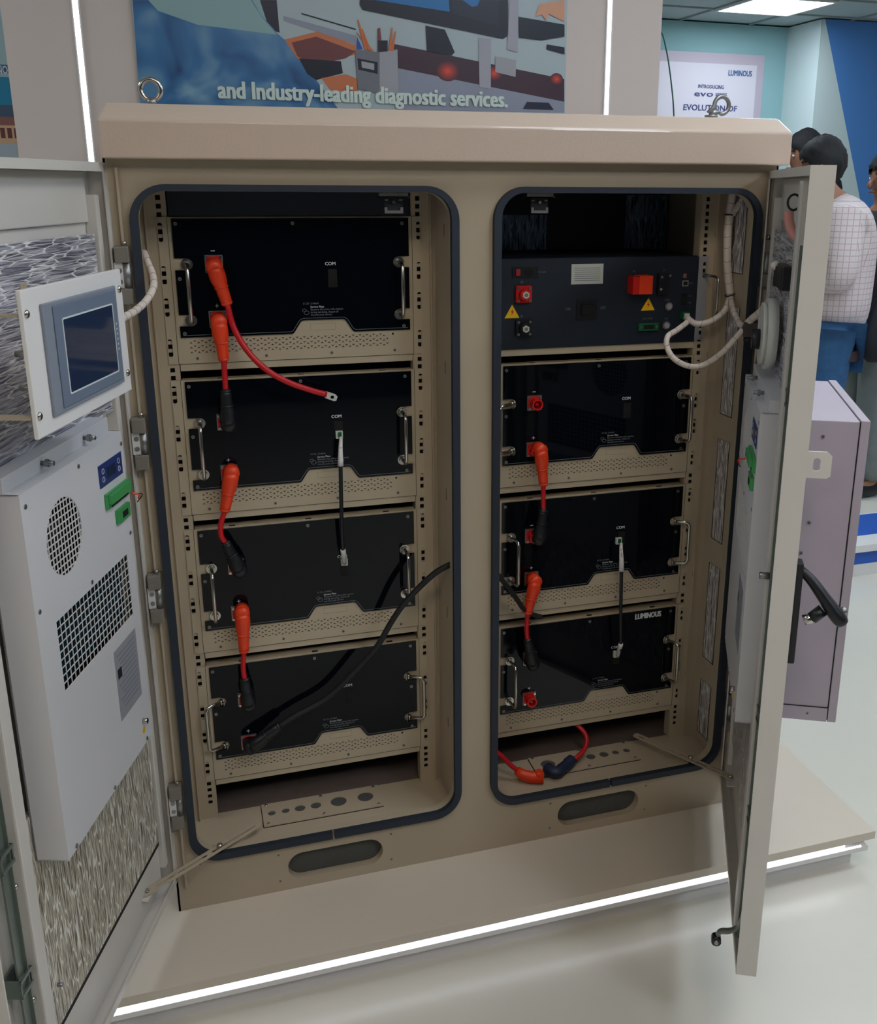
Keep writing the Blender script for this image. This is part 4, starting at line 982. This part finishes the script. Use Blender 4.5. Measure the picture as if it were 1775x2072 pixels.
def cable(label, plugs, path, rc=0.0052, m=None, group='red battery link cables', extra=None):
    t = thing('power_cable', label, 'cable', tuple(path[0]), group=group)
    o_ = Vector(path[0])
    def sub(mb, name, lab=None):
        mb.v = [tuple(Vector(v)-o_) for v in mb.v]; return mb.build(name, t, label=lab)
    sub(MB().tube(smooth_path(path, 6), rc, m or M['red'], 12), 'cable')
    for a, b, mm, lab in plugs:
        k = MB(); plug(k, a, b, mm); sub(k, 'plug', lab)
    if extra: extra(sub)
yp = D-0.034
cable('red cable hanging from the top left module, its bare lug end free', [((-0.1486, yp, -0.0835), (-0.1309, yp, -0.1500), M['orange'], 'orange angled plug')],
      [(-0.1309, 0.0952, -0.1500), (-0.1229, 0.0930, -0.1911), (-0.104, 0.0852, -0.2315), (-0.0731, 0.0752, -0.2682), (-0.0338, 0.0752, -0.2955), (0.0119, 0.0802, -0.316), (0.0402, 0.0852, -0.3263)],
      0.0056, extra=lambda sub: sub(MB().plate([(0.0375, -0.3330), (0.0400, -0.3200), (0.0580, -0.3270), (0.0620, -0.3320), (0.0590, -0.3400), (0.0545, -0.3402)], [circ(0.0520, -0.3325, 0.0036, 14)], 0.0850, 0.0872, M['label2']), 'lug', 'flat tinned cable lug'))
cable('short red link from the top left module down to the second', [((-0.1478, yp, -0.1830), (-0.1439, yp, -0.2526), M['orange'], 'orange angled plug'), ((-0.1440, yp, -0.3760), (-0.1445, yp, -0.3104), M['black'], 'black angled plug')],
      [(-0.1439, 0.0952, -0.2526), (-0.1442, 0.0940, -0.2823), (-0.1446, 0.0952, -0.3104)])
cable('short red link from the second left module down to the third', [((-0.1445, yp, -0.4720), (-0.1625, yp, -0.5455), M['orange'], 'orange angled plug'), ((-0.1430, yp, -0.6720), (-0.1660, yp, -0.6120), M['black'], 'black angled plug')],
      [(-0.1625, 0.0952, -0.5455), (-0.1717, 0.0935, -0.5719), (-0.1728, 0.0940, -0.5950), (-0.1660, 0.0952, -0.6120)])
cable('short red link from the third left module down to the bottom one', [((-0.1438, yp, -0.7650), (-0.1459, yp, -0.8480), M['orange'], 'orange angled plug'), ((-0.1440, yp, -0.9700), (-0.1488, yp, -0.9100), M['black'], 'black angled plug')],
      [(-0.1459, 0.0952, -0.8480), (-0.1497, 0.0930, -0.8800), (-0.1488, 0.0952, -0.9100)])
cable('short red link under the upper red socket of the right rack', [((0.4858, yp, -0.4740), (0.4930, yp, -0.5491), M['orange'], 'orange angled plug'), ((0.4860, yp, -0.6720), (0.4942, yp, -0.6080), M['black'], 'black angled plug')],
      [(0.4930, 0.0952, -0.5491), (0.4925, 0.0935, -0.5767), (0.4942, 0.0952, -0.6080)])
cable('short red link beside the black cable in the right rack', [((0.4790, yp, -0.7710), (0.4622, yp, -0.8429), M['orange'], 'orange angled plug'), ((0.4770, yp, -0.9710), (0.4625, yp, -0.9080), M['black'], 'black angled plug')],
      [(0.4622, 0.0952, -0.8429), (0.4593, 0.0930, -0.8760), (0.4625, 0.0952, -0.9080)])
cable('long black cable crossing the lower left modules from the middle post', [((-0.1470, yp, -1.0700), (-0.0859, yp, -1.0290), M['black'], 'black angled plug')],
      [(0.285, 0.045, -0.6840), (0.2650, 0.035, -0.6860), (0.2394, 0.040, -0.7013), (0.2049, 0.050, -0.7362), (0.1753, 0.060, -0.7730), (0.1504, 0.070, -0.8154), (0.1217, 0.078, -0.8681), (0.0717, 0.0850, -0.9250), (0.0140, 0.0930, -0.9792), (-0.0493, 0.0952, -1.0094), (-0.0859, 0.0952, -1.0290)],
      0.0062, M['blackm'], 'black power cables')
cable('black cable slanting down behind the left edge of the right opening', [], [(0.345, 0.045, -0.6900), (0.372, 0.050, -0.7180), (0.4062, 0.065, -0.7640), (0.4335, 0.080, -0.8033), (0.4509, 0.092, -0.8297), (0.4755, 0.100, -0.8504), (0.4979, 0.105, -0.8617)], 0.0056, M['blackm'], 'black power cables')
# loose red cable lying on the floor of the right compartment
t = thing('power_cable', 'loose red cable with orange connector lying in the bottom left of the right compartment', 'cable', (0.44, 0.06, ZB-0.012))
o_ = Vector((0.44, 0.06, ZB-0.012))
def sub2(mb, name, lab=None):
    mb.v = [tuple(Vector(v)-o_) for v in mb.v]; return mb.build(name, t, label=lab)
sub2(MB().tube(smooth_path([(0.360, 0.10, -1.150), (0.395, 0.085, -1.178), (0.420, 0.072, -1.205), (0.438, 0.066, -1.222)], 5), 0.0055, M['red'], 10), 'cable')
sub2(MB().tube([(0.432, 0.066, -1.216), (0.444, 0.060, -1.2270), (0.462, 0.050, -1.2300), (0.488, 0.040, -1.2305)], [0.0100, 0.0135, 0.0145, 0.0135], M['orange'], 8, flat=0.8).cyl((0.478, 0.044, -1.2300), (0.478, 0.044, -1.2130), 0.0090, M['orange'], 12), 'connector', 'orange angled connector')
t = thing('power_cable', 'red cable loop with dark blue elbow plug on the floor of the right compartment', 'cable', (0.54, 0.07, ZB-0.012))
o_ = Vector((0.54, 0.07, ZB-0.012))
sub2(MB().tube(smooth_path([(0.566, 0.075, -1.2250), (0.590, 0.082, -1.2180), (0.6150, 0.100, -1.2080), (0.6220, 0.120, -1.1900), (0.6050, 0.145, -1.1720), (0.5700, 0.170, -1.1600), (0.530, 0.20, -1.150)], 6), 0.0055, M['red'], 10), 'cable')
sub2(MB().tube(smooth_path([(0.573, 0.080, -1.2230), (0.555, 0.068, -1.2270), (0.535, 0.056, -1.2280), (0.524, 0.048, -1.2280), (0.512, 0.056, -1.2270), (0.507, 0.070, -1.2260)], 4), 0.0130, mat('dark blue plug', (28, 40, 70), 0.5), 12), 'plug', 'dark blue elbow plug')

# communication cables with white-tagged plugs
def com_cable(label, pts, top, bot):
    t = thing('network_cable', label, 'network cable', pts[0], group='black network cables between modules'); o_ = Vector(pts[0])
    def sb(mb, name, lab=None):
        mb.v = [tuple(Vector(v)-o_) for v in mb.v]; return mb.build(name, t, label=lab)
    n = len(pts)
    sb(MB().tube(smooth_path(pts[1:], 5), 0.0041, M['black'], 10), 'cable')
    p0, p1, p2 = [Vector(p) for p in pts[:3]]
    sb(MB().box(p0.x-0.0070, p0.x+0.0070, D-0.011, D-0.0034, p0.z-0.0075, p0.z+0.0075, M['label2'], 0.001).box(p0.x-0.0030, p0.x+0.0040, D-0.0125, D-0.0105, p0.z-0.004, p0.z+0.006, M['greend']), 'plug', 'clear square plug')
    sb(MB().tube([p0+Vector((0.002, -0.004, -0.003)), p1, p2, p2+(Vector(pts[3])-p2)*0.25], [0.0035, 0.0042, 0.0056, 0.0058], M['white'], 10), 'tag', 'white cable tag')
    q0, q1 = Vector(pts[-1]), Vector(pts[-2])
    sb(MB().box(q0.x-0.0070, q0.x+0.0070, D-0.011, D-0.0034, q0.z-0.0075, q0.z+0.0075, M['label2'], 0.001), 'plug', 'clear square plug')
    sb(MB().tube([q1+(q0-q1)*-0.15, q1, q0+Vector((-0.001, -0.004, 0.003))], [0.0052, 0.0055, 0.0045], M['white'], 10), 'tag', 'white cable tag')
com_cable('black network cable joining the second and third left modules', [(0.0675, 0.1150, -0.4167), (0.0655, 0.0960, -0.4355), (0.0642, 0.0942, -0.4607), (0.0630, 0.0942, -0.5117), (0.0620, 0.0942, -0.5634), (0.0610, 0.0942, -0.6159), (0.0630, 0.1000, -0.6560), (0.0673, 0.1150, -0.6880)], 1, 1)
com_cable('black network cable joining the middle and bottom right modules', [(0.6866, 0.1150, -0.7071), (0.6829, 0.0992, -0.7172), (0.6834, 0.0942, -0.7509), (0.6855, 0.0942, -0.8232), (0.6877, 0.0942, -0.8900), (0.6915, 0.0970, -0.9550), (0.6932, 0.1150, -0.9900)], 1, 1)

# ------------------------------------------------------------------ white wiring looms
def loom(label, runs, marks, group='white wrapped wiring looms'):
    o_ = Vector(runs[0][0][0]); t = thing('wiring_loom', label, 'wiring loom', tuple(o_), group=group)
    for pts, r in runs:
        sp2 = smooth_path(pts, 7); mb = MB().tube(sp2, r, M['loom'], 12)
        mb.v = [tuple(Vector(v)-o_) for v in mb.v]; mb.build('conduit', t)
        # spiral wrap seams
        sm2 = MB(); L_ = 0.0
        for a, b in zip(sp2, sp2[1:]):
            L_ += (b-a).length
            if L_ > 0.022:
                L_ = 0.0; d_ = (b-a).normalized(); n_ = d_.orthogonal().normalized(); b2 = d_.cross(n_)
                sm2.tube([a+d_*(0.003*cos(2*pi*k/12))+(n_*cos(2*pi*k/12)+b2*sin(2*pi*k/12))*(r*1.01) for k in range(13)], 0.00045, M['grey'], 4, caps=False)
        if sm2.v:
            sm2.v = [tuple(Vector(v)-o_) for v in sm2.v]; sm2.build('wrap_seam', t)
    for p, d_, r in marks:
        p = Vector(p); d_ = Vector(d_).normalized(); n_ = d_.orthogonal().normalized(); b2 = d_.cross(n_)
        mb = MB().tube([p+(n_*cos(2*pi*k/16)+b2*sin(2*pi*k/16))*r for k in range(17)], 0.0013, M['black'], 6, caps=False).tube([p+n_*r, p+n_*(r+0.012)], 0.0009, M['black'], 5)
        mb.v = [tuple(Vector(v)-o_) for v in mb.v]; mb.build('cable_tie', t)
    return t
loom('thick white wrapped loom running down the right side of the right opening',
     [([(0.9000, 0.09, 0.0750), (0.8950, 0.09, 0.0400), (0.8925, 0.09, 0.0105), (0.8905, 0.09, -0.0296), (0.8938, 0.09, -0.0803), (0.8996, 0.09, -0.1215), (0.9050, 0.085, -0.1600)], 0.0085),
      ([(0.9200, 0.075, 0.0500), (0.9080, 0.08, 0.0300), (0.8950, 0.085, 0.0060)], 0.0062),
      ([(0.9050, 0.085, -0.1600), (0.8900, 0.080, -0.1920), (0.8560, 0.075, -0.2121), (0.8280, 0.085, -0.2177), (0.8190, 0.105, -0.2100)], 0.0064),
      ([(0.9050, 0.085, -0.1600), (0.8920, 0.050, -0.1850), (0.8740, 0.0, -0.2000), (0.8610, -0.035, -0.2050)], 0.0062)],
     [((0.8925, 0.09, 0.0060), (0, 0, 1), 0.0105), ((0.9050, 0.086, -0.1580), (-0.4, 0, 1), 0.0115)])
loom('white wrapped loom loop drooping in front of the right rack', [([(0.8190, 0.105, -0.2080), (0.8080, 0.090, -0.2148), (0.7748, 0.070, -0.2275), (0.7440, 0.050, -0.2370), (0.7402, 0.042, -0.2590), (0.7529, 0.030, -0.2815), (0.7816, 0.020, -0.2956), (0.8103, 0.010, -0.2921), (0.8312, -0.020, -0.2644), (0.8486, -0.040, -0.2318), (0.8590, -0.050, -0.2120)], 0.0060)], [])
loom('white wrapped loom curving from the touch screen panel into the left opening', [([(-0.3040, -0.255, -0.1330), (-0.2899, -0.200, -0.1305), (-0.2775, -0.150, -0.1281), (-0.2619, -0.100, -0.1181), (-0.2508, -0.060, -0.1011), (-0.2517, -0.020, -0.0855), (-0.2574, 0.010, -0.0707), (-0.2640, 0.035, -0.0520)], 0.0058)], [])

# round alarm lamp on the right door with its dark housing
al = thing('alarm_lamp', 'pale round lamp with dark square housing inside the right door', 'lamp', (0.8900, -0.06, -0.21), ANG_R)
def AP(mb, name, lab=None): return mb.build(name, al, label=lab)
ac_ = Vector((0.8900, -0.06, -0.21))
import_inv = Matrix.Rotation(-ANG_R, 4, 'Z')
dsk = Vector((0.9205, 0, 0))+Matrix.Rotation(ANG_R, 4, 'Z') @ Vector((0.262, 0.006, 0)); dl0 = import_inv @ (Vector((dsk.x, dsk.y, -0.1930))-ac_)
AP(MB().cyl((dl0.x, dl0.y-0.016+0.02, dl0.z), (dl0.x, dl0.y-0.014, dl0.z), 0.0640, M['disc'], 40).cyl((dl0.x, dl0.y-0.014, dl0.z), (dl0.x, dl0.y-0.022, dl0.z), 0.0560, M['disc'], 40), 'lens')
AP(MB().cyl((dl0.x, dl0.y-0.022, dl0.z-0.010), (dl0.x, dl0.y-0.036, dl0.z-0.010), 0.0185, M['black'], 20), 'ring_nut')
hs_ = (0.8770, -0.0500, -0.2115)
hl = import_inv @ (Vector(hs_)-ac_)
AP(MB().box(hl.x-0.018, hl.x+0.018, hl.y-0.016, hl.y+0.016, hl.z-0.0150, hl.z+0.0150, M['camera_body'], 0.002), 'housing', 'dark brown square housing')
AP(MB().cyl((hl.x, hl.y-0.004, hl.z-0.014), (hl.x, hl.y-0.004, hl.z-0.026), 0.0095, M['blackm'], 14), 'gland')
lc = loom('short white loom from the dark housing up to the door switch', [([(0.8649, -0.0500, -0.2032), (0.8680, -0.0650, -0.1895), (0.8710, -0.0900, -0.1719), (0.8742, -0.1100, -0.1525)], 0.0075)], [])

# ------------------------------------------------------------------ slotted stay arms
def stay(label, a, b, w=0.0095):
    a = Vector(a); b = Vector(b); d_ = (b-a); L_ = d_.length
    t = thing('door_stay', label, 'door stay', tuple(a), math.atan2(d_.y, d_.x), group='slotted steel door stays')
    tilt = math.asin(d_.z/L_)
    mb = MB().plate(rrect(-0.012, L_+0.006, -w, w, w*0.7, 5), [rrect(0.018, L_*0.52, -w*0.30, w*0.30, w*0.28, 3), rrect(L_*0.56, L_-0.006, -w*0.30, w*0.30, w*0.28, 3)], -0.0010, 0.0010, M['cream_in'], plane='xy')
    mb.v = [(v[0]*cos(tilt)-v[2]*sin(tilt), v[1], v[0]*sin(tilt)+v[2]*cos(tilt)) for v in mb.v]
    mb.build('slotted_arm', t)
    return t, L_
la, lbp = (-0.3605, -0.0976, -1.2240), (-0.1447, 0.0490, -1.2240)
t, L_ = stay('slotted steel stay arm holding the left door open', la, lbp)
MB().cyl((0, 0, -0.004), (0, 0, 0.005), 0.0052, M['chrome'], 12).build('pivot_bolt', t)
kx = (Vector((-0.2245, -0.0029, -1.2240))-Vector(la)).length
MB().cyl((kx, 0, -0.010), (kx, 0, 0.006), 0.0045, M['chrome'], 12).sphere((kx, 0, 0.006), 0.0062, M['chrome'], 12, sz=0.6).build('slide_bolt', t)
la, lbp = (0.8912, -0.0895, -1.2240), (0.7620, 0.1320, -1.2240)
t, L_ = stay('slotted steel stay arm holding the right door open', la, lbp)
MB().cyl((0, 0, -0.004), (0, 0, 0.005), 0.0052, M['chrome'], 12).build('pivot_bolt', t)
kx = (Vector((0.8343, -0.0016, -1.2240))-Vector(la)).length
MB().cyl((kx, 0, -0.010), (kx, 0, 0.006), 0.0045, M['chrome'], 12).sphere((kx, 0, 0.006), 0.0062, M['chrome'], 12, sz=0.6).build('slide_bolt', t)
dl(MB().box(0.090, 0.130, -0.032, -0.010, -1.2290, -1.2270, M['door']), 'stay_bracket')
dr(MB().box(0.080, 0.125, -0.032, -0.006, -1.2290, -1.2270, M['door']), 'stay_bracket')

# ------------------------------------------------------------------ people in the aisle
def skin_body(name, parent, verts, edges, radii, m, origin, sub=2):
    me = bpy.data.meshes.new(name); me.from_pydata([tuple(Vector(v)-Vector(origin)) for v in verts], edges, [])
    ob = bpy.data.objects.new(name, me); COL.objects.link(ob); ob.parent = parent
    bm = bmesh.new(); bm.from_mesh(me); ly = bm.verts.layers.skin.verify(); bm.verts.ensure_lookup_table()
    for i, v in enumerate(bm.verts):
        r = radii[i]; v[ly].radius = r if hasattr(r, '__len__') else (r, r); v[ly].use_root = (i == 0)
    bm.to_mesh(me); bm.free()
    ob.modifiers.new('skin', 'SKIN').use_smooth_shade = True
    s = ob.modifiers.new('sub', 'SUBSURF'); s.levels = sub; s.render_levels = sub
    me.materials.append(m)
    return ob
def plaid():
    m = mat('plaid shirt', (214, 200, 200), 0.85)
    nt = m.node_tree; tc = nt.nodes.new('ShaderNodeTexCoord'); sx = nt.nodes.new('ShaderNodeSeparateXYZ'); nt.links.new(tc.outputs['Object'], sx.inputs[0])
    def line(out, per, w):
        a = nt.nodes.new('ShaderNodeMath'); a.operation = 'MULTIPLY'; a.inputs[1].default_value = 1/per; nt.links.new(out, a.inputs[0])
        f_ = nt.nodes.new('ShaderNodeMath'); f_.operation = 'FRACT'; nt.links.new(a.outputs[0], f_.inputs[0])
        l_ = nt.nodes.new('ShaderNodeMath'); l_.operation = 'LESS_THAN'; l_.inputs[1].default_value = w; nt.links.new(f_.outputs[0], l_.inputs[0]); return l_.outputs[0]
    gn = nt.nodes.new('ShaderNodeSeparateXYZ'); nt.links.new(tc.outputs['Normal'], gn.inputs[0])
    ax = nt.nodes.new('ShaderNodeMath'); ax.operation = 'ABSOLUTE'; nt.links.new(gn.outputs[0], ax.inputs[0])
    gt = nt.nodes.new('ShaderNodeMath'); gt.operation = 'GREATER_THAN'; gt.inputs[1].default_value = 0.707; nt.links.new(ax.outputs[0], gt.inputs[0])
    pk = nt.nodes.new('ShaderNodeMix'); nt.links.new(gt.outputs[0], pk.inputs[0]); nt.links.new(sx.outputs[0], pk.inputs[2]); nt.links.new(sx.outputs[1], pk.inputs[3])
    a = line(pk.outputs[0], 0.024, 0.14); b = line(sx.outputs[2], 0.024, 0.14)
    mxm = nt.nodes.new('ShaderNodeMath'); mxm.operation = 'MAXIMUM'; nt.links.new(a, mxm.inputs[0]); nt.links.new(b, mxm.inputs[1])
    mx = nt.nodes.new('ShaderNodeMix'); mx.data_type = 'RGBA'; mx.inputs[6].default_value = lin((208, 198, 198)); mx.inputs[7].default_value = lin((184, 158, 162))
    nt.links.new(mxm.outputs[0], mx.inputs[0]); nt.links.new(mx.outputs[2], nt.nodes['Principled BSDF'].inputs['Base Color'])
    return m
def person(loc, rot, label, h, top, legs, shoes, hairm, pose, extra=None, topname='shirt', lean=0.0):
    """figure faces local -Y ; h = standing height"""
    t = thing('person', label, 'person', loc, rot)
    k = h/1.72
    def V(x, y, z): return (x*k, y*k, z*k)
    el, er, hl_, hr_ = pose
    B = [V(0, 0, 0.94), V(0, 0.0, 1.10), V(0, 0.01, 1.28), V(0, 0.01-lean*0.3, 1.42), V(0, -lean*0.7, 1.50), V(0, -0.015-lean, 1.56),
         V(0, -0.02-lean, 1.63), V(0, -0.02-lean, 1.69),
         V(-0.17, 0.01, 1.40), V(*el), V(*hl_), V(0.17, 0.01, 1.40), V(*er), V(*hr_),
         V(-0.09, 0, 0.88), V(-0.10, -0.01, 0.48), V(-0.10, 0.03, 0.08), V(-0.10, -0.12, 0.04),
         V(0.09, 0, 0.88), V(0.10, -0.01, 0.48), V(0.10, 0.03, 0.08), V(0.10, -0.12, 0.04)]
    E_ = [(0, 1), (1, 2), (2, 3), (3, 4), (4, 5), (5, 6), (6, 7), (3, 8), (8, 9), (9, 10), (3, 11), (11, 12), (12, 13), (0, 14), (14, 15), (15, 16), (16, 17), (0, 18), (18, 19), (19, 20), (20, 21)]
    R = [(0.13, 0.10), (0.125, 0.095), (0.15, 0.10), (0.13, 0.085), (0.055, 0.055), (0.060, 0.062), (0.082, 0.092), (0.060, 0.070),
         (0.060, 0.060), (0.042, 0.042), (0.026, 0.032), (0.060, 0.060), (0.042, 0.042), (0.026, 0.032),
         (0.085, 0.09), (0.055, 0.06), (0.035, 0.038), (0.030, 0.022), (0.085, 0.09), (0.055, 0.06), (0.035, 0.038), (0.030, 0.022)]
    R = [(a*k, b*k) for a, b in R]
    skin_body('body', t, B, E_, R, M['skin'], (0, 0, 0))
    # shirt
    idx = [0, 1, 2, 3, 4, 8, 9, 10, 11, 12, 13]; mp = {v: i for i, v in enumerate(idx)}
    SV = [B[i] for i in idx]; SV[mp[0]] = V(0, 0, 0.86); SV[mp[4]] = V(0, -lean*0.6, 1.475)
    for hh_, ee_ in ((10, 9), (13, 12)):
        SV[mp[hh_]] = tuple(Vector(B[ee_]).lerp(Vector(B[hh_]), 0.88))
    SE = [(mp[a], mp[b]) for a, b in E_ if a in mp and b in mp]
    SR = {0: (0.195, 0.170), 1: (0.195, 0.170), 2: (0.215, 0.165), 3: (0.185, 0.135), 4: (0.075, 0.075), 8: (0.098, 0.098), 9: (0.076, 0.076), 10: (0.055, 0.055), 11: (0.098, 0.098), 12: (0.076, 0.076), 13: (0.045, 0.045)}
    skin_body(topname, t, SV, SE, [(SR[i][0]*k, SR[i][1]*k) for i in idx], top, (0, 0, 0))
    # trousers
    idx = [0, 14, 15, 16, 18, 19, 20]; mp = {v: i for i, v in enumerate(idx)}
    SV = [B[i] for i in idx]; SV[0] = V(0, 0, 0.93)
    SE = [(mp[a], mp[b]) for a, b in E_ if a in mp and b in mp]
    SR = {0: (0.150, 0.135), 14: (0.108, 0.125), 15: (0.080, 0.085), 16: (0.065, 0.068), 18: (0.108, 0.125), 19: (0.095, 0.100), 20: (0.078, 0.080)}
    skin_body('trousers', t, SV, SE, [(SR[i][0]*k, SR[i][1]*k) for i in idx], legs, (0, 0, 0))
    for sx2 in (-1, 1):
        s = MB(); s.tube([V(sx2*0.10, 0.09, 0.045), V(sx2*0.10, 0.05, 0.05), V(sx2*0.10, -0.05, 0.042), V(sx2*0.10, -0.14, 0.034), V(sx2*0.10, -0.185, 0.028)], [0.030*k, 0.046*k, 0.046*k, 0.044*k, 0.024*k], shoes, 12, flat=0.8)
        s.build('shoe', t)
    # hair cap, ears, face
    hr = MB(); n = 40; v = []; f_ = []; rnd = random.Random(int(h*1000))
    c_ = Vector(V(0, -0.008, 1.645))
    tuft = [rnd.uniform(-0.5, 1.0) for _ in range(n)]
    for i in range(14):
        th = pi*i/18.0
        for j in range(n):
            ph = 2*pi*j/n; back = (sin(ph)+1)/2
            th2 = th*(0.60+0.66*back)+(0.16*tuft[j] if i == 13 else 0.0)
            rr = 0.093*k*(1+rnd.uniform(-0.035, 0.06)+(0.07*max(0, 1-i/5.0)))*(0.94 if i == 13 else 1.0)
            v.append((c_.x+rr*0.92*sin(th2)*cos(ph), c_.y+rr*1.10*sin(th2)*sin(ph), c_.z+rr*1.12*cos(th2)))
    for i in range(13):
        for j in range(n): f_.append((i*n+j, (i+1)*n+j, (i+1)*n+(j+1) % n, i*n+(j+1) % n))
    hr.add(v, f_, hairm, True); hr.build('hair', t, loc=(0, -lean*k, 0))
    fc_ = MB()
    for sx2 in (-1, 1): fc_.sphere(V(sx2*0.083, -0.005, 1.605), 0.026*k, M['skin'], 10, sx=0.35, sz=1.1)
    fc_.tube([V(0, -0.088, 1.622), V(0, -0.106, 1.598), V(0, -0.114, 1.584), V(0, -0.100, 1.574)], [0.006*k, 0.010*k, 0.013*k, 0.008*k], M['skin'], 10)
    fc_.sphere(V(0, -0.092, 1.555), 0.018*k, mat('lips', (140, 84, 74), 0.5), 10, sz=0.35)
    for sx2 in (-1, 1): fc_.sphere(V(sx2*0.033, -0.089, 1.618), 0.0095*k, M['white'], 8, sz=0.6); fc_.sphere(V(sx2*0.033, -0.0945, 1.618), 0.0048*k, M['black'], 8)
    for sx2 in (-1, 1): fc_.box(*sorted((V(sx2*0.018, 0, 0)[0], V(sx2*0.044, 0, 0)[0])), -0.094*k, -0.084*k, 1.638*k, 1.645*k, hairm)
    fc_.build('face', t, loc=(0, -lean*k, 0))
    # hands: palm with five separate fingers
    for (hd_, el_, sx2) in ((Vector(B[10]), Vector(B[9]), -1), (Vector(B[13]), Vector(B[12]), 1)):
        d_ = (hd_-el_).normalized(); side = d_.cross(Vector((0, 0, 1)));
        if side.length < 0.1: side = Vector((0, 1, 0))
        side.normalize(); nn = d_.cross(side)
        m_ = MB(); m_.tube([hd_-d_*0.01*k, hd_+d_*0.04*k, hd_+d_*0.085*k], [0.030*k, 0.040*k, 0.036*k], M['skin'], 12, flat=0.45)
        for q_, ln in ((-1.5, 0.060), (-0.5, 0.075), (0.5, 0.070), (1.5, 0.055)):
            b_ = hd_+d_*0.082*k+side*(q_*0.018*k)
            m_.tube([b_, b_+d_*ln*0.5*k+nn*0.006*k, b_+d_*ln*0.95*k+nn*0.022*k], [0.0095*k, 0.0085*k, 0.0065*k], M['skin'], 8)
        b_ = hd_+d_*0.02*k+side*0.030*k
        m_.tube([b_, b_+d_*0.030*k+side*0.022*k, b_+d_*0.058*k+side*0.026*k+nn*0.01*k], [0.012*k, 0.0105*k, 0.008*k], M['skin'], 8)
        m_.build('hand', t)
    if extra: extra(t, k)
    return t
relaxed = ((-0.24, 0.05, 1.14), (0.24, 0.05, 1.14), (-0.22, -0.10, 0.94), (0.22, -0.10, 0.94))
crossed = ((-0.24, 0.03, 1.14), (0.24, 0.03, 1.14), (0.02, -0.235, 1.13), (-0.04, -0.255, 1.19))
belt = lambda t, k: MB().plate(circ(0, 0, 0.176*k, 24, 0.150*k), [circ(0, 0, 0.150*k, 24, 0.120*k)], 0.800*k, 0.845*k, mat('brown belt', (56, 40, 44), 0.6), plane='xy').build('belt', t)
pp = (2.5432, 1.9500, -0.1900)
person((pp[0], 1.95, FZ), radians(-128), 'person in a pale plaid shirt and blue jeans with arms folded, behind the right door', 1.70, plaid(), M['jeans'], M['black'], M['hair'], crossed, belt, lean=0.10)
p2 = (3.1154, 3.1000, 0.2643)
person((p2[0], 3.1, FZ), radians(-100), 'person behind the hood corner, only dark hair and forehead in view', 1.79, M['trouser'], M['jeans2'], M['black'], M['hair'], relaxed)
p3 = (3.0401, 2.3000, 0.0146)
person((p3[0], 2.3, FZ), radians(-92), 'person in dark jacket and grey trousers at the right edge, facing left', 1.66, M['jacket'], M['trouser'], M['black'], M['hair'], relaxed, topname='jacket')
p4 = (3.5418, 3.1000, -1.1417)
person((p4[0]+0.35, 3.95, FZ), radians(160), 'person in teal jeans standing further back behind the plaid shirt', 1.58, M['palewall'], M['jeans2'], M['black'], M['hair'], relaxed)
# bag hanging beside the right-hand person
bc = (2.8383, 2.1000, -0.5427)
bg = thing('bag', 'black shoulder bag hanging beside the person at the right edge', 'bag', (bc[0], 1.98, bc[2]-0.17))
def blob(pts_r, m): return MB().tube([p for p, r in pts_r], [r for p, r in pts_r], m, 14, flat=0.55)
blob([((-0.02, 0, 0.0), 0.04), ((-0.02, 0, 0.02), 0.085), ((0.0, 0, 0.10), 0.10), ((0.01, 0, 0.2), 0.09), ((0.02, 0, 0.28), 0.07), ((0.02, 0, 0.32), 0.03)], M['bag']).build('pouch', bg)
MB().tube(smooth_path([(-0.02, 0, 0.30), (0.02, 0.02, 0.45), (0.07, 0.05, 0.60), (0.08, 0.08, 0.74)], 4), 0.010, M['bag'], 8).build('strap', bg)
